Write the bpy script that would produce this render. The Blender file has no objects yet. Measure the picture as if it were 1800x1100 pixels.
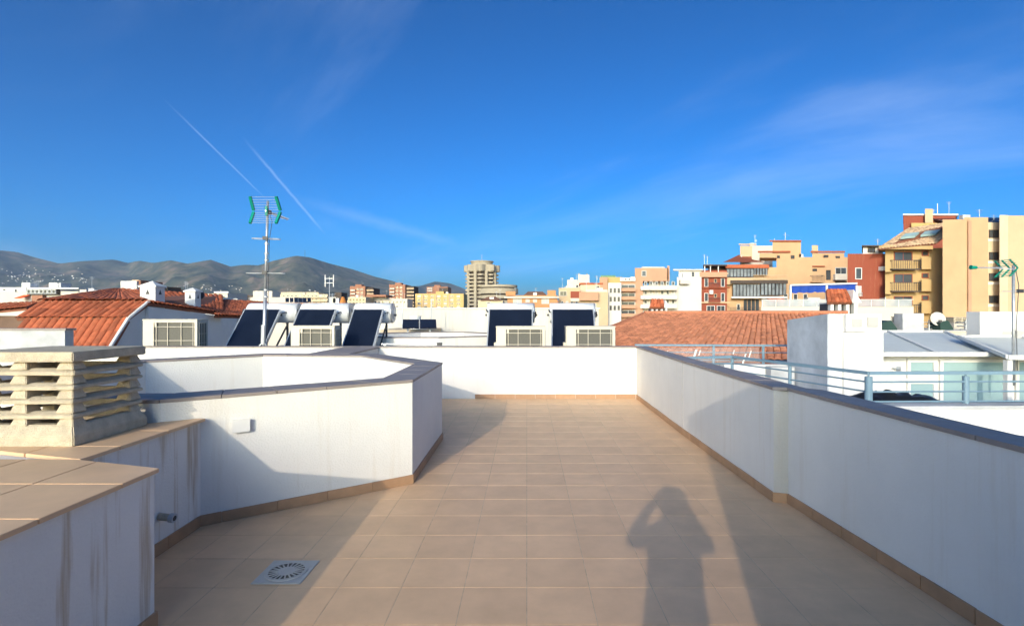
import bpy, bmesh, math, random
from mathutils import Vector, Matrix, noise
R = math.radians
random.seed(7)
S = bpy.context.scene
C = S.collection

# ------------------------------------------------------------------ camera
F, CX, HY, H = 930.0, 926.0, 550.0, 1.65      # focal length (px of an 1800 px frame), vanishing point, eye height
cam = bpy.data.objects.new('camera', bpy.data.cameras.new('camera'))
C.objects.link(cam)
cam.location = (0, 0, H)
cam.rotation_euler = (R(90), 0, 0)
cam.data.sensor_width = 36
cam.data.lens = 36 * F / 1800
cam.data.shift_x = -26 / 1800
cam.data.clip_start = 0.02
cam.data.clip_end = 40000
S.camera = cam

# ------------------------------------------------------------------ world, sun, exposure
EL, AZ = 18.4, 14.6            # sun height; its rays travel forward and AZ degrees to the right
w = bpy.data.worlds.new('World'); S.world = w; w.use_nodes = True
nt = w.node_tree; N = nt.nodes; L = nt.links
N.clear()
def nd(t, **k):
    n = N.new(t)
    for a, b in k.items(): setattr(n, a, b)
    return n
def wm(op, a, b=None, c=None, clamp=False):
    n = nd('ShaderNodeMath', operation=op); n.use_clamp = clamp
    for i, v in enumerate((a, b, c)):
        if v is None: continue
        if isinstance(v, (int, float)): n.inputs[i].default_value = v
        else: L.new(v, n.inputs[i])
    return n.outputs[0]
sky = nd('ShaderNodeTexSky', sky_type='NISHITA')
sky.sun_disc = False
sky.sun_elevation = R(EL); sky.sun_rotation = R(180 + AZ)
sky.altitude = 20; sky.air_density = 0.65; sky.dust_density = 2.6; sky.ozone_density = 2.0
hs = nd('ShaderNodeHueSaturation'); hs.inputs['Saturation'].default_value = 1.6; hs.inputs['Value'].default_value = 1.0
SKG = 1.4; SKT = (0.96, 1.17, 1.33)      # the photograph's deep, contrasty blue: one grade for the whole sky
gm_ = nd('ShaderNodeGamma'); gm_.inputs[1].default_value = SKG; L.new(sky.outputs[0], gm_.inputs[0])
tn = nd('ShaderNodeVectorMath', operation='MULTIPLY'); tn.inputs[1].default_value = tuple(c * 4.5 ** (1 - SKG) for c in SKT)
L.new(gm_.outputs[0], tn.inputs[0]); L.new(tn.outputs[0], hs.inputs['Color'])
tc = nd('ShaderNodeTexCoord')
sep = nd('ShaderNodeSeparateXYZ'); L.new(tc.outputs['Generated'], sep.inputs[0])
zz = wm('MAXIMUM', sep.outputs[2], 0.02)
inv = wm('DIVIDE', 1.0, wm('ADD', zz, 0.12))
cu = wm('MULTIPLY', sep.outputs[0], inv); cv = wm('MULTIPLY', sep.outputs[1], inv)
cb = nd('ShaderNodeCombineXYZ'); L.new(cu, cb.inputs[0]); L.new(cv, cb.inputs[1])
CLO = (13.46, -0.95, 0)
mr0 = nd('ShaderNodeMapping'); mr0.inputs['Rotation'].default_value = (0, 0, R(51)); L.new(cb.outputs[0], mr0.inputs[0])
mp = nd('ShaderNodeMapping'); mp.inputs['Scale'].default_value = (0.42, 1.05, 1); mp.inputs['Location'].default_value = CLO
L.new(mr0.outputs[0], mp.inputs[0])
n1 = nd('ShaderNodeTexNoise'); n1.inputs['Scale'].default_value = 0.8; n1.inputs['Detail'].default_value = 9; n1.inputs['Roughness'].default_value = 0.56; n1.inputs['Distortion'].default_value = 0.7
L.new(mp.outputs[0], n1.inputs['Vector'])
cl = nd('ShaderNodeMapRange', interpolation_type='SMOOTHSTEP'); cl.inputs[1].default_value = 0.47; cl.inputs[2].default_value = 0.82; cl.inputs[4].default_value = 0.22
L.new(n1.outputs[0], cl.inputs[0])
def contrail(p0, p1, wd, s):
    """a straight vapour trail between two directions of the sky"""
    a, b = Vector(p0).normalized(), Vector(p1).normalized()
    nrm = a.cross(b).normalized(); along = (b - a).normalized()
    def dot(v):
        d = nd('ShaderNodeVectorMath', operation='DOT_PRODUCT'); L.new(tc.outputs['Generated'], d.inputs[0]); d.inputs[1].default_value = v
        return d.outputs['Value']
    t0, t1 = a.dot(along), b.dot(along)
    t = wm('DIVIDE', wm('SUBTRACT', dot(along), t0), t1 - t0)
    nn = nd('ShaderNodeTexNoise'); nn.inputs['Scale'].default_value = 60; nn.inputs['Detail'].default_value = 3
    L.new(tc.outputs['Generated'], nn.inputs['Vector'])
    dist = wm('ABSOLUTE', wm('ADD', dot(nrm), wm('MULTIPLY', wm('SUBTRACT', nn.outputs[0], 0.5), wd * 0.9)))
    core = wm('SUBTRACT', 1.0, wm('DIVIDE', dist, wd), clamp=True)
    ends = wm('MULTIPLY', wm('MULTIPLY', t, 3.0, clamp=True), wm('MULTIPLY', wm('SUBTRACT', 1.0, t), 5.0, clamp=True))
    front = wm('GREATER_THAN', dot(a), 0.0)
    return wm('MULTIPLY', wm('MULTIPLY', wm('MULTIPLY', core, ends), s), front)
def sd(px, py): return ((px - CX) / F, 1, (HY - py) / F)
k1 = contrail(sd(285, 172), sd(470, 352), 0.0018, 0.2)
k2 = contrail(sd(425, 240), sd(575, 415), 0.0030, 0.22)
k3 = contrail(sd(500, 345), sd(840, 440), 0.015, 0.10)
fac = wm('MAXIMUM', wm('MAXIMUM', cl.outputs[0], k3), wm('MAXIMUM', k1, k2))
mx = nd('ShaderNodeMix', data_type='RGBA')
L.new(fac, mx.inputs[0]); L.new(hs.outputs[0], mx.inputs[6]); mx.inputs[7].default_value = (5.6, 6.6, 8.4, 1)
bg = nd('ShaderNodeBackground'); bg.inputs[1].default_value = 0.15
L.new(mx.outputs[2], bg.inputs[0])
wo = nd('ShaderNodeOutputWorld'); L.new(bg.outputs[0], wo.inputs[0])

sl = bpy.data.lights.new('sun', 'SUN'); sl.energy = 2.1; sl.angle = R(0.6); sl.color = (1, 0.87, 0.70)
so = bpy.data.objects.new('sun', sl); C.objects.link(so)
tv = Vector((math.sin(R(AZ)) * math.cos(R(EL)), math.cos(R(AZ)) * math.cos(R(EL)), -math.sin(R(EL))))
so.rotation_euler = tv.to_track_quat('-Z', 'Y').to_euler()
so.location = (-30, -90, 40)
S.view_settings.view_transform = 'Standard'; S.view_settings.look = 'None'
S.view_settings.exposure = 0.2; S.view_settings.gamma = 1; S.view_settings.use_curve_mapping = False

# ------------------------------------------------------------------ helpers
def P(px, py, D):                      # measured picture point + distance -> place in the scene
    return Vector(((px - CX) / F * D, D, H + (HY - py) / F * D))
def G(px, py, z=0.0):                  # measured point on the level z
    D = (H - z) * F / (py - HY)
    return Vector(((px - CX) / F * D, D, z))

MATS = {}
def mat(name, col, rough=0.8, var=0.12, scale=6.0, bump=0.0, bscale=60.0, metal=0.0, spec=0.4, rnd=0.0, streak=0.0, grime=None, trans=0.0, alpha=1.0, coat=0.0):
    if name in MATS: return MATS[name]
    m = bpy.data.materials.new(name); m.use_nodes = True
    t = m.node_tree; n = t.nodes; l = t.links
    b = n['Principled BSDF']
    b.inputs['Roughness'].default_value = rough; b.inputs['Metallic'].default_value = metal
    b.inputs['Specular IOR Level'].default_value = spec
    if trans: b.inputs['Transmission Weight'].default_value = trans
    if alpha < 1: b.inputs['Alpha'].default_value = alpha
    geo = n.new('ShaderNodeNewGeometry')
    nz = n.new('ShaderNodeTexNoise'); nz.inputs['Scale'].default_value = scale; nz.inputs['Detail'].default_value = 6; nz.inputs['Roughness'].default_value = 0.6
    l.new(geo.outputs['Position'], nz.inputs['Vector'])
    mr = n.new('ShaderNodeMapRange'); mr.inputs[1].default_value = 0.3; mr.inputs[2].default_value = 0.7
    mr.inputs[3].default_value = 1 - var; mr.inputs[4].default_value = 1 + var
    l.new(nz.outputs[0], mr.inputs[0])
    fac = mr.outputs[0]
    if rnd:
        oi = n.new('ShaderNodeObjectInfo')
        ad = n.new('ShaderNodeMath'); ad.operation = 'ADD'; l.new(oi.outputs['Random'], ad.inputs[0]); l.new(geo.outputs['Random Per Island'], ad.inputs[1])
        fr = n.new('ShaderNodeMath'); fr.operation = 'FRACT'; l.new(ad.outputs[0], fr.inputs[0])
        m2 = n.new('ShaderNodeMapRange'); m2.inputs[3].default_value = 1 - rnd; m2.inputs[4].default_value = 1 + rnd; l.new(fr.outputs[0], m2.inputs[0])
        mu = n.new('ShaderNodeMath'); mu.operation = 'MULTIPLY'; l.new(fac, mu.inputs[0]); l.new(m2.outputs[0], mu.inputs[1]); fac = mu.outputs[0]
    vm = n.new('ShaderNodeVectorMath'); vm.operation = 'SCALE'; vm.inputs[0].default_value = col; l.new(fac, vm.inputs['Scale'])
    out = vm.outputs[0]
    if streak:                          # rain streaks: tall narrow noise, strongest below the coping (a shape of its own)
        mpn = n.new('ShaderNodeMapping'); mpn.inputs['Scale'].default_value = (5.5, 5.5, 0.35); l.new(geo.outputs['Position'], mpn.inputs[0])
        sn = n.new('ShaderNodeTexNoise'); sn.inputs['Scale'].default_value = 1.6; sn.inputs['Detail'].default_value = 4; sn.inputs['Roughness'].default_value = 0.65; l.new(mpn.outputs[0], sn.inputs['Vector'])
        sr = n.new('ShaderNodeMapRange'); sr.interpolation_type = 'SMOOTHSTEP'; sr.inputs[1].default_value = 0.53; sr.inputs[2].default_value = 0.68; sr.inputs[4].default_value = streak; l.new(sn.outputs[0], sr.inputs[0])
        mc = n.new('ShaderNodeMix'); mc.data_type = 'RGBA'; l.new(sr.outputs[0], mc.inputs[0]); l.new(out, mc.inputs[6]); mc.inputs[7].default_value = grime or (0.42, 0.33, 0.2, 1)
        out = mc.outputs[2]
    l.new(out, b.inputs['Base Color'])
    if bump:
        bn = n.new('ShaderNodeTexNoise'); bn.inputs['Scale'].default_value = bscale; bn.inputs['Detail'].default_value = 5
        l.new(geo.outputs['Position'], bn.inputs['Vector'])
        bp = n.new('ShaderNodeBump'); bp.inputs['Strength'].default_value = bump; bp.inputs['Distance'].default_value = 0.02
        l.new(bn.outputs[0], bp.inputs['Height']); l.new(bp.outputs[0], b.inputs['Normal'])
    MATS[name] = m
    return m

class MB:
    def __init__(s): s.v = []; s.f = []
    def add(s, vs, fs):
        o = len(s.v); s.v += [tuple(q) for q in vs]; s.f += [tuple(i + o for i in q) for q in fs]; return s
    def box(s, x0, x1, y0, y1, z0, z1):
        return s.add([(x0,y0,z0),(x1,y0,z0),(x1,y1,z0),(x0,y1,z0),(x0,y0,z1),(x1,y0,z1),(x1,y1,z1),(x0,y1,z1)],
                     [(0,3,2,1),(4,5,6,7),(0,1,5,4),(1,2,6,5),(2,3,7,6),(3,0,4,7)])
    def prism(s, pts, z0, z1):
        k = len(pts)
        vs = [(p[0], p[1], z0) for p in pts] + [(p[0], p[1], z1) for p in pts]
        return s.add(vs, [tuple(range(k - 1, -1, -1)), tuple(range(k, 2 * k))] + [(i, (i + 1) % k, k + (i + 1) % k, k + i) for i in range(k)])
    def hexa(s, b, t):                  # two quads (bottom, top), four corners each
        return s.add(list(b) + list(t), [(0,3,2,1),(4,5,6,7),(0,1,5,4),(1,2,6,5),(2,3,7,6),(3,0,4,7)])
    def tube(s, p0, p1, r0, r1=None, n=10):
        p0, p1 = Vector(p0), Vector(p1); r1 = r0 if r1 is None else r1
        d = (p1 - p0).normalized(); a = d.orthogonal().normalized(); b = d.cross(a)
        vs = []
        for p, r in ((p0, r0), (p1, r1)):
            for i in range(n):
                t = 2 * math.pi * i / n; vs.append(p + a * (r * math.cos(t)) + b * (r * math.sin(t)))
        return s.add(vs, [(i, (i + 1) % n, n + (i + 1) % n, n + i) for i in range(n)] + [tuple(range(n - 1, -1, -1)), tuple(range(n, 2 * n))])
    def path(s, pts, r, n=8):
        for a, b in zip(pts, pts[1:]): s.tube(a, b, r, r, n)
        return s
    def bar(s, p0, p1, wx, wz):          # rectangular bar between two points
        p0, p1 = Vector(p0), Vector(p1); d = (p1 - p0).normalized()
        up = Vector((0, 0, 1)) if abs(d.z) < 0.95 else Vector((0, 1, 0))
        a = d.cross(up).normalized() * wx / 2; b = a.cross(d).normalized() * wz / 2
        q = [-a - b, a - b, a + b, -a + b]
        return s.hexa([p0 + v for v in q], [p1 + v for v in q])
    def build(s, name, m, parent=None, bevel=0, smooth=False, mats=None):
        me = bpy.data.meshes.new(name); me.from_pydata(s.v, [], s.f)
        bm = bmesh.new(); bm.from_mesh(me)
        bmesh.ops.recalc_face_normals(bm, faces=bm.faces)
        if bevel: bmesh.ops.bevel(bm, geom=bm.edges[:], offset=bevel, segments=2, affect='EDGES', clamp_overlap=True)
        bm.to_mesh(me); bm.free()
        me.materials.append(m)
        if smooth:
            for p in me.polygons: p.use_smooth = len(p.vertices) == 4
        o = bpy.data.objects.new(name, me); C.objects.link(o)
        if parent: o.parent = parent
        return o
def box(x0, x1, y0, y1, z0, z1): return MB().box(x0, x1, y0, y1, z0, z1)
def tag(o, label=None, cat=None, group=None, kind=None):
    if label: o['label'] = label
    if cat: o['category'] = cat
    if group: o['group'] = group
    if kind: o['kind'] = kind
    return o
def thing(name, label, cat, loc=(0, 0, 0), rz=0.0, group=None):
    o = bpy.data.objects.new(name, None); C.objects.link(o); o.empty_display_size = 0.2
    o.location = loc; o.rotation_euler = (0, 0, rz)
    return tag(o, label, cat, group)
def inst(src, parent, M=None, loc=None):   # another object on the same mesh
    o = bpy.data.objects.new(src.name.split('.')[0], src.data); C.objects.link(o)
    if parent: o.parent = parent
    if M is not None: o.matrix_local = M
    if loc is not None: o.location = loc
    return o
def meshinst(name, me, parent, M):
    o = bpy.data.objects.new(name, me); C.objects.link(o); o.parent = parent; o.matrix_local = M
    return o

# ------------------------------------------------------------------ materials
white = mat('white_render', (0.72, 0.69, 0.635), 0.9, 0.05, 1.4, 0.28, 70, streak=0.16, grime=(0.55, 0.45, 0.31, 1))
whitest = mat('white_render_stained', (0.73, 0.70, 0.655), 0.9, 0.06, 1.6, 0.28, 70, streak=0.7, grime=(0.42, 0.30, 0.17, 1))
white2 = mat('white_paint', (0.68, 0.655, 0.61), 0.85, 0.04, 1.2)
offwhite = mat('off_white_wall', (0.55, 0.51, 0.44), 0.9, 0.07, 0.8, streak=0.2)
tilem = mat('floor_tile', (0.68, 0.44, 0.255), 0.5, 0.09, 4, 0.05, 160, rnd=0.045, spec=0.35)
grout = mat('tile_grout', (0.52, 0.38, 0.26), 0.95, 0.3, 12)
skirtm = mat('skirting_tile', (0.40, 0.235, 0.13), 0.55, 0.1, 10, rnd=0.07)
copem = mat('coping_tile', (0.27, 0.225, 0.20), 0.6, 0.09, 8, 0.08, 120, rnd=0.05)
conc = mat('precast_concrete', (0.47, 0.395, 0.285), 0.95, 0.18, 14, 0.5, 110)
concg = mat('grey_concrete', (0.46, 0.46, 0.46), 0.95, 0.2, 1.6, 0.2, 40)
terra = mat('terracotta_tile', (0.33, 0.085, 0.035), 0.85, 0.22, 5, rnd=0.3)
terra2 = mat('weathered_terracotta', (0.43, 0.165, 0.085), 0.9, 0.14, 2.5, rnd=0.2)
terrad = mat('roof_underlay', (0.23, 0.085, 0.045), 0.95, 0.2, 3)
cream = mat('cream_metal', (0.56, 0.50, 0.40), 0.5, 0.05, 3)
coil = mat('condenser_coil', (0.10, 0.095, 0.08), 0.7, 0.1, 40)
alu = mat('aluminium', (0.62, 0.63, 0.64), 0.4, 0.05, 8, metal=0.6)
galv = mat('galvanised_steel', (0.5, 0.51, 0.52), 0.45, 0.12, 12, metal=0.7)
solar = mat('collector_glass', (0.008, 0.012, 0.024), 0.15, 0.2, 2, spec=0.5)
tankm = mat('white_enamel', (0.75, 0.75, 0.74), 0.35, 0.03, 3)
darkm = mat('dark_metal', (0.04, 0.04, 0.045), 0.5, 0.1, 8)
greenp = mat('green_plastic', (0.0, 0.22, 0.15), 0.45, 0.08, 10)
bluer = mat('blue_grey_railing', (0.17, 0.26, 0.32), 0.45, 0.06, 8)
gglass = mat('gallery_glass', (0.22, 0.24, 0.25), 0.15, 0.5, 0.5, spec=0.6)  # lighter than the window glass: reflected sky is put into the colour
glass = mat('window_glass', (0.06, 0.068, 0.075), 0.1, 0.3, 0.4, spec=0.6)
frostg = mat('frosted_glass', (0.30, 0.42, 0.42), 0.25, 0.05, 2, spec=0.5)
shutter = mat('pale_shutter', (0.46, 0.44, 0.40), 0.7, 0.06, 2)
blackm = mat('black_sheet', (0.012, 0.012, 0.013), 0.4, 0.3, 8)
bluea = mat('blue_awning', (0.01, 0.05, 0.30), 0.8, 0.1, 2)
orangea = mat('orange_awning', (0.75, 0.12, 0.03), 0.8, 0.08, 2)
greydrain = mat('grey_plastic', (0.44, 0.43, 0.41), 0.5, 0.08, 20)
skinm = mat('skin', (0.5, 0.3, 0.22), 0.6, 0.05, 9)
def wallmat(nm, c):
    c = (c[0]*.80, c[1]*.74, c[2]*.68)
    return mat(nm, c, 0.92, 0.07, 0.35, streak=0.12)

# ================================================================== SETTING
ground = MB().box(-9000, 9000, -600, 9500, -13, -12).build('ground', mat('town_ground', (0.19, 0.175, 0.15), 0.95, 0.35, 0.05)); tag(ground, kind='structure')

# ---- mountains: ridge heights measured along the skyline
prof = [(-900,470),(-500,452),(-200,438),(0,441),(30,444),(60,453),(105,464),(140,460),(200,457),(225,463),(245,459),(270,463),(300,458),(330,464),(370,457),(405,469),(430,466),(455,467),(480,459),(520,450),(545,453),(580,464),(620,474),(660,487),(690,494),(715,503),(738,503),(765,495),(790,498),(812,506),(840,521),(880,532),(1000,536),(1400,537),(2200,530)]
def ridge(px):
    for (a, ya), (b, yb) in zip(prof, prof[1:]):
        if a <= px <= b:
            t = (px - a) / (b - a); return ya + (yb - ya) * t
    return 538
NX, NY = 420, 56
vs, fs = [], []
for i in range(NX + 1):
    px = -900 + 2900 * i / NX
    yr = 5400 + 500 * math.sin(px * 0.011) + 300 * math.sin(px * 0.031 + 1)
    if 735 < px < 860: yr += 1500 * math.sin((px - 735) / 125 * math.pi) ** 0.5
    zr = (HY - ridge(px)) / F * yr + 12
    y0 = 2300
    for j in range(NY + 1):
        t = j / 44
        y = y0 + (yr - y0) * t
        x = (px - CX) / F * y
        q = Vector((x / 900, y / 900, 0.3))
        rn = noise.ridged_multi_fractal(q, 0.9, 2.1, 6, 1.0, 2.0) * 0.5 - 0.55
        fine = noise.fractal(q * 5, 0.8, 2.0, 5) * 0.05
        if t <= 1:
            g = 0.25 * t + 0.75 * t ** 2.0
            z = zr * (g + (rn * 0.55 + fine * 2.2) * math.sin(math.pi * min(t, 1)) ** 0.8 * (0.35 + 0.65 * t) * 0.8)
            z = min(z, zr * (t ** 0.7) * (y / yr))
            if t > 0.97: z = zr
        else:
            z = zr * (1 - (t - 1) * 1.6)
        vs.append((x, y, z - 13.5 + (0 if t > 0.02 else -4)))
for i in range(NX):
    for j in range(NY):
        a = i * (NY + 1) + j; fs.append((a, a + NY + 1, a + NY + 2, a + 1))
mm = bpy.data.materials.new('mountain_scrub'); mm.use_nodes = True
t = mm.node_tree; b = t.nodes['Principled BSDF']; b.inputs['Roughness'].default_value = 1; b.inputs['Specular IOR Level'].default_value = 0
g_ = t.nodes.new('ShaderNodeNewGeometry')
na = t.nodes.new('ShaderNodeTexNoise'); na.inputs['Scale'].default_value = 0.005; na.inputs['Detail'].default_value = 9; na.inputs['Roughness'].default_value = 0.68
t.links.new(g_.outputs['Position'], na.inputs['Vector'])
cr = t.nodes.new('ShaderNodeValToRGB')
cr.color_ramp.elements[0].position = 0.36; cr.color_ramp.elements[0].color = (0.022, 0.032, 0.018, 1)
cr.color_ramp.elements[1].position = 0.68; cr.color_ramp.elements[1].color = (0.25, 0.165, 0.115, 1)
e = cr.color_ramp.elements.new(0.5); e.color = (0.085, 0.085, 0.045, 1)
t.links.new(na.outputs[0], cr.inputs[0]); t.links.new(cr.outputs[0], b.inputs['Base Color'])
nb = t.nodes.new('ShaderNodeTexNoise'); nb.inputs['Scale'].default_value = 0.0045; nb.inputs['Detail'].default_value = 8; nb.inputs['Roughness'].default_value = 0.6; nb.noise_type = 'RIDGED_MULTIFRACTAL'
t.links.new(g_.outputs['Position'], nb.inputs['Vector'])
bb = t.nodes.new('ShaderNodeBump'); bb.inputs['Strength'].default_value = 0.9; bb.inputs['Distance'].default_value = 45
t.links.new(nb.outputs[0], bb.inputs['Height']); t.links.new(bb.outputs[0], b.inputs['Normal'])
mo = MB().add(vs, fs).build('mountains', mm); tag(mo, kind='structure')
for p in mo.data.polygons: p.use_smooth = True

# ---- terrace floor and its tiles
TL = 0.377
fl = box(-2.62, 2.6, -4.2, 10.3, -0.3, -0.0013).build('terrace_floor', grout); tag(fl, kind='structure')
# plan of the light well
OUT = [(-1.11,5.13),(-1.11,6.93),(-2.36,8.36),(-4.2,8.5),(-5.48,7.3),(-5.48,5.2),(-4.2,3.95),(-2.74,3.95)]
INN = [(-1.43,5.27),(-1.43,6.8),(-2.5,8.05),(-4.08,8.18),(-5.16,7.16),(-5.16,5.34),(-4.07,4.27),(-2.84,4.27)]
def rightx(y):
    if y > 7.2: return 2.12
    if y > 4.62: return 2.12 + (7.2 - y) * 0.0155
    return 2.27 + (4.62 - y) * 0.06
tm = MB().box(-TL/2 + 0.0024, TL/2 - 0.0024, -TL/2 + 0.0022, TL/2 - 0.0022, -0.012, 0.0)
tile0 = tm.build('floor_tile', tilem, fl, bevel=0.0005)
def insidewell(x, y):
    c = False; pts = OUT
    for i in range(len(pts)):
        (x1, y1), (x2, y2) = pts[i], pts[i - 1]
        if (y1 > y) != (y2 > y) and x < (x2 - x1) * (y - y1) / (y2 - y1) + x1: c = not c
    return c
spots = []
for j in range(-18, 21):
    for i in range(-7, 7):
        x = (i + 0.5) * TL; y = 2.804 + (j + 0.5) * TL
        if x - TL/2 > rightx(y) + 0.1 or y > 10.3: continue
        if insidewell(x, y) and insidewell(x - TL/2, y - TL/2) and insidewell(x + TL/2, y + TL/2) and insidewell(x + TL/2, y - TL/2): continue
        if x + TL/2 < -2.5 or (y < 2.6 and x + TL/2 < -1.97): continue
        spots.append((x, y))
vis = sorted([s for s in spots if s[1] > 2.4], key=lambda s: s[1])
first = True
for (x, y) in vis[:299]:
    M = Matrix.Translation((x, y, random.uniform(-0.0001, 0.0001))) @ Matrix.Rotation(random.choice((0, math.pi)), 4, 'Z')
    if first: tile0.matrix_local = M; first = False
    else: inst(tile0, fl, M)
rest = MB()
for (x, y) in [s for s in spots if s[1] <= 2.4] + vis[299:]:
    rest.box(x - TL/2 + .0022, x + TL/2 - .0022, y - TL/2 + .0022, y + TL/2 - .0022, -0.012, 0.0)
tag(rest.build('floor_tile_field', tilem, fl), kind='stuff')

# ---- walls made along a polyline, with coping tiles and skirting tiles
def offset_poly(pts, d):
    out = []
    for i, p in enumerate(pts):
        p = Vector(p)
        a = Vector(pts[i - 1]) if i else None; b = Vector(pts[i + 1]) if i < len(pts) - 1 else None
        n = Vector((0, 0))
        ns = []
        if a is not None: q = (p - a).normalized(); ns.append(Vector((q.y, -q.x)))
        if b is not None: q = (b - p).normalized(); ns.append(Vector((q.y, -q.x)))
        n = sum(ns, Vector((0, 0))).normalized(); k = d / max(0.4, n.dot(ns[0])); out.append(p + n * k)
    return out
def pieces(a0, a1, b0, b1, ln):
    """cut the strip between edges a0-a1 and b0-b1 in pieces of about ln"""
    n = max(1, round((Vector(a1) - Vector(a0)).length / ln))
    for i in range(n):
        u, v = i / n, (i + 1) / n
        yield [Vector(a0).lerp(Vector(a1), u), Vector(a0).lerp(Vector(a1), v), Vector(b0).lerp(Vector(b1), v), Vector(b0).lerp(Vector(b1), u)]
def shrink(q, g):
    c = sum(q, Vector((0, 0))) / 4
    return [p + (c - p).normalized() * g for p in q]
def strip_tiles(name, a, b, z0, z1, ln, m, parent, gap=0.003, bevel=0.002):
    for i in range(len(a) - 1):
        for q in pieces(a[i], a[i + 1], b[i], b[i + 1], ln):
            MB().prism(shrink(q, gap), z0 + random.uniform(-.0008, .0008), z1 + random.uniform(-.0012, .0012)).build(name, m, parent, bevel)
def skirting(pts, m, parent, ln=0.377, h=0.085, th=0.014, side=1):
    o = offset_poly(pts, -th * side); i_ = offset_poly(pts, 0.004 * side)
    for i in range(len(pts) - 1):
        for q in pieces(o[i], o[i + 1], i_[i], i_[i + 1], ln):
            MB().prism(shrink(q, 0.0018), 0.001, h + random.uniform(-.002, .002)).build('skirting_tile', m, parent, 0.002)
WT = 0.975; CT = 0.028
# right parapet
RP = [(2.12,10.2),(2.12,7.2),(2.16,4.63),(2.27,4.60),(2.385,2.8),(2.62,-1.0)]
ro = [(2.34,10.42),(2.34,7.2),(2.40,4.55),(2.49,4.45),(2.60,2.8),(2.84,-1.0)]
rp = thing('parapet_wall', 'long white rendered parapet with grey coping along the right of the terrace', 'wall', (0, 0, 0))
for i in range(len(RP) - 1):
    MB().prism([RP[i], ro[i], ro[i + 1], RP[i + 1]], -3.2, WT).build('wall', white, rp)
box(2.118, 2.124, 7.196, 7.204, 0.09, WT - .01).build('expansion_joint', mat('joint_filler', (0.45, 0.43, 0.4), 0.9), rp)
ci = [(x - 0.012, y) for x, y in RP]; co = [(x + 0.015, y) for x, y in ro]
strip_tiles('coping_tile', ci, co, WT, WT + CT, 0.5, copem, rp)
skirting(RP, skirtm, rp, side=-1)
# far parapet
fp = thing('parapet_wall', 'white rendered parapet closing the far end of the tiled terrace', 'wall', (0, 0, 0))
box(-9.2, 2.118, 10.2, 10.4, -3.2, WT).build('wall', white, fp)
strip_tiles('coping_tile', [(-9.2, 10.19), (2.1, 10.19)], [(-9.2, 10.42), (2.1, 10.42)], WT, WT + CT, 0.5, copem, fp)
skirting([(-1.0, 10.2), (2.1, 10.2)], skirtm, fp, side=1)
# light well (octagon) with its inner floor far below
lw = thing('light_well_wall', 'eight sided white light well wall with dark grey tiled coping on the terrace', 'wall', (-3.3, 6.1, 0))
def loc2(pts, c): return [(x - c[0], y - c[1]) for x, y in pts]
oc = (-3.3, 6.1); OL = loc2(OUT, oc); IL = loc2(INN, oc)
for i in range(8):
    j = (i + 1) % 8
    MB().prism([OL[i], OL[j], IL[j], IL[i]], -3.2, WT).build('wall', white, lw)
cc = [(x * 1.004, y * 1.004) for x, y in OL] ; ci2 = [(x * 0.996, y * 0.996) for x, y in IL]
strip_tiles('coping_tile', cc + cc[:1], ci2 + ci2[:1], WT + .001, WT + CT, 0.42, copem, lw)
skirting([OL[7], OL[0], OL[1], OL[2]], skirtm, lw, side=-1)
MB().prism(IL, -3.1, -3.0).build('well_floor', white2, lw)
# wall joining the light well and the far parapet
cw = thing('parapet_wall', 'short wide wall with grey coping joining the light well to the far parapet', 'wall', (0, 0, 0))
box(-3.5, -2.86, 8.46, 10.195, -3.2, WT - .003).build('wall', white, cw)
strip_tiles('coping_tile', [(-3.52, 8.52), (-3.52, 10.185)], [(-2.84, 8.52), (-2.84, 10.185)], WT - .003, WT + CT - .004, 0.42, copem, cw)

# ---- raised tiled platform at the left
pl = thing('raised_platform', 'low white platform topped with beige floor tiles and rust streaked sides, at the left', 'platform', (0, 0, 0))
PZ = 0.815
PPTS = [(-1.95,-2.5),(-1.95,2.77),(-2.5,2.93),(-2.53,4.11),(-2.74,3.945),(-4.2,3.945),(-6.6,3.945),(-6.6,-2.5)]
MB().prism(PPTS[:4] + PPTS[4:], -0.25, PZ - .004).build('wall', whitest, pl)
skirting([(-1.95,-2.0),(-1.95,2.77),(-2.5,2.93),(-2.53,4.08)], skirtm, pl, side=-1)
# top tiles, clipped to the outline, edge tiles overhang a little
TP = 0.43
def clip(poly, a, b, c):                # keep a*x+b*y<=c
    out = []
    for i in range(len(poly)):
        p, q = poly[i - 1], poly[i]
        dp, dq = a * p[0] + b * p[1] - c, a * q[0] + b * q[1] - c
        if (dp <= 0) != (dq <= 0):
            t = dp / (dp - dq); out.append((p[0] + (q[0] - p[0]) * t, p[1] + (q[1] - p[1]) * t))
        if dq <= 0: out.append(q)
    return out
def toptile(poly):
    if len(poly) < 3: return
    c = sum((Vector(p) for p in poly), Vector((0, 0))) / len(poly)
    if max((Vector(p) - c).length for p in poly) < 0.05: return
    MB().prism([tuple(Vector(p) + (c - Vector(p)).normalized() * 0.0035) for p in poly], PZ, PZ + 0.022).build('platform_tile', tilem, pl, 0.0025)
nf = (0.16, 0.55); cf = nf[0] * -1.95 + nf[1] * 2.785    # far edge of the front block
for i in range(10):
    for j in range(12):
        x1 = -1.925 - i * TP; x0 = x1 - TP; y1 = 2.52 - j * TP + 0.43; y0 = y1 - TP
        if y0 < -2.4: continue
        toptile(clip([(x0, y0), (x1, y0), (x1, y1), (x0, y1)], nf[0], nf[1], cf))
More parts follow.
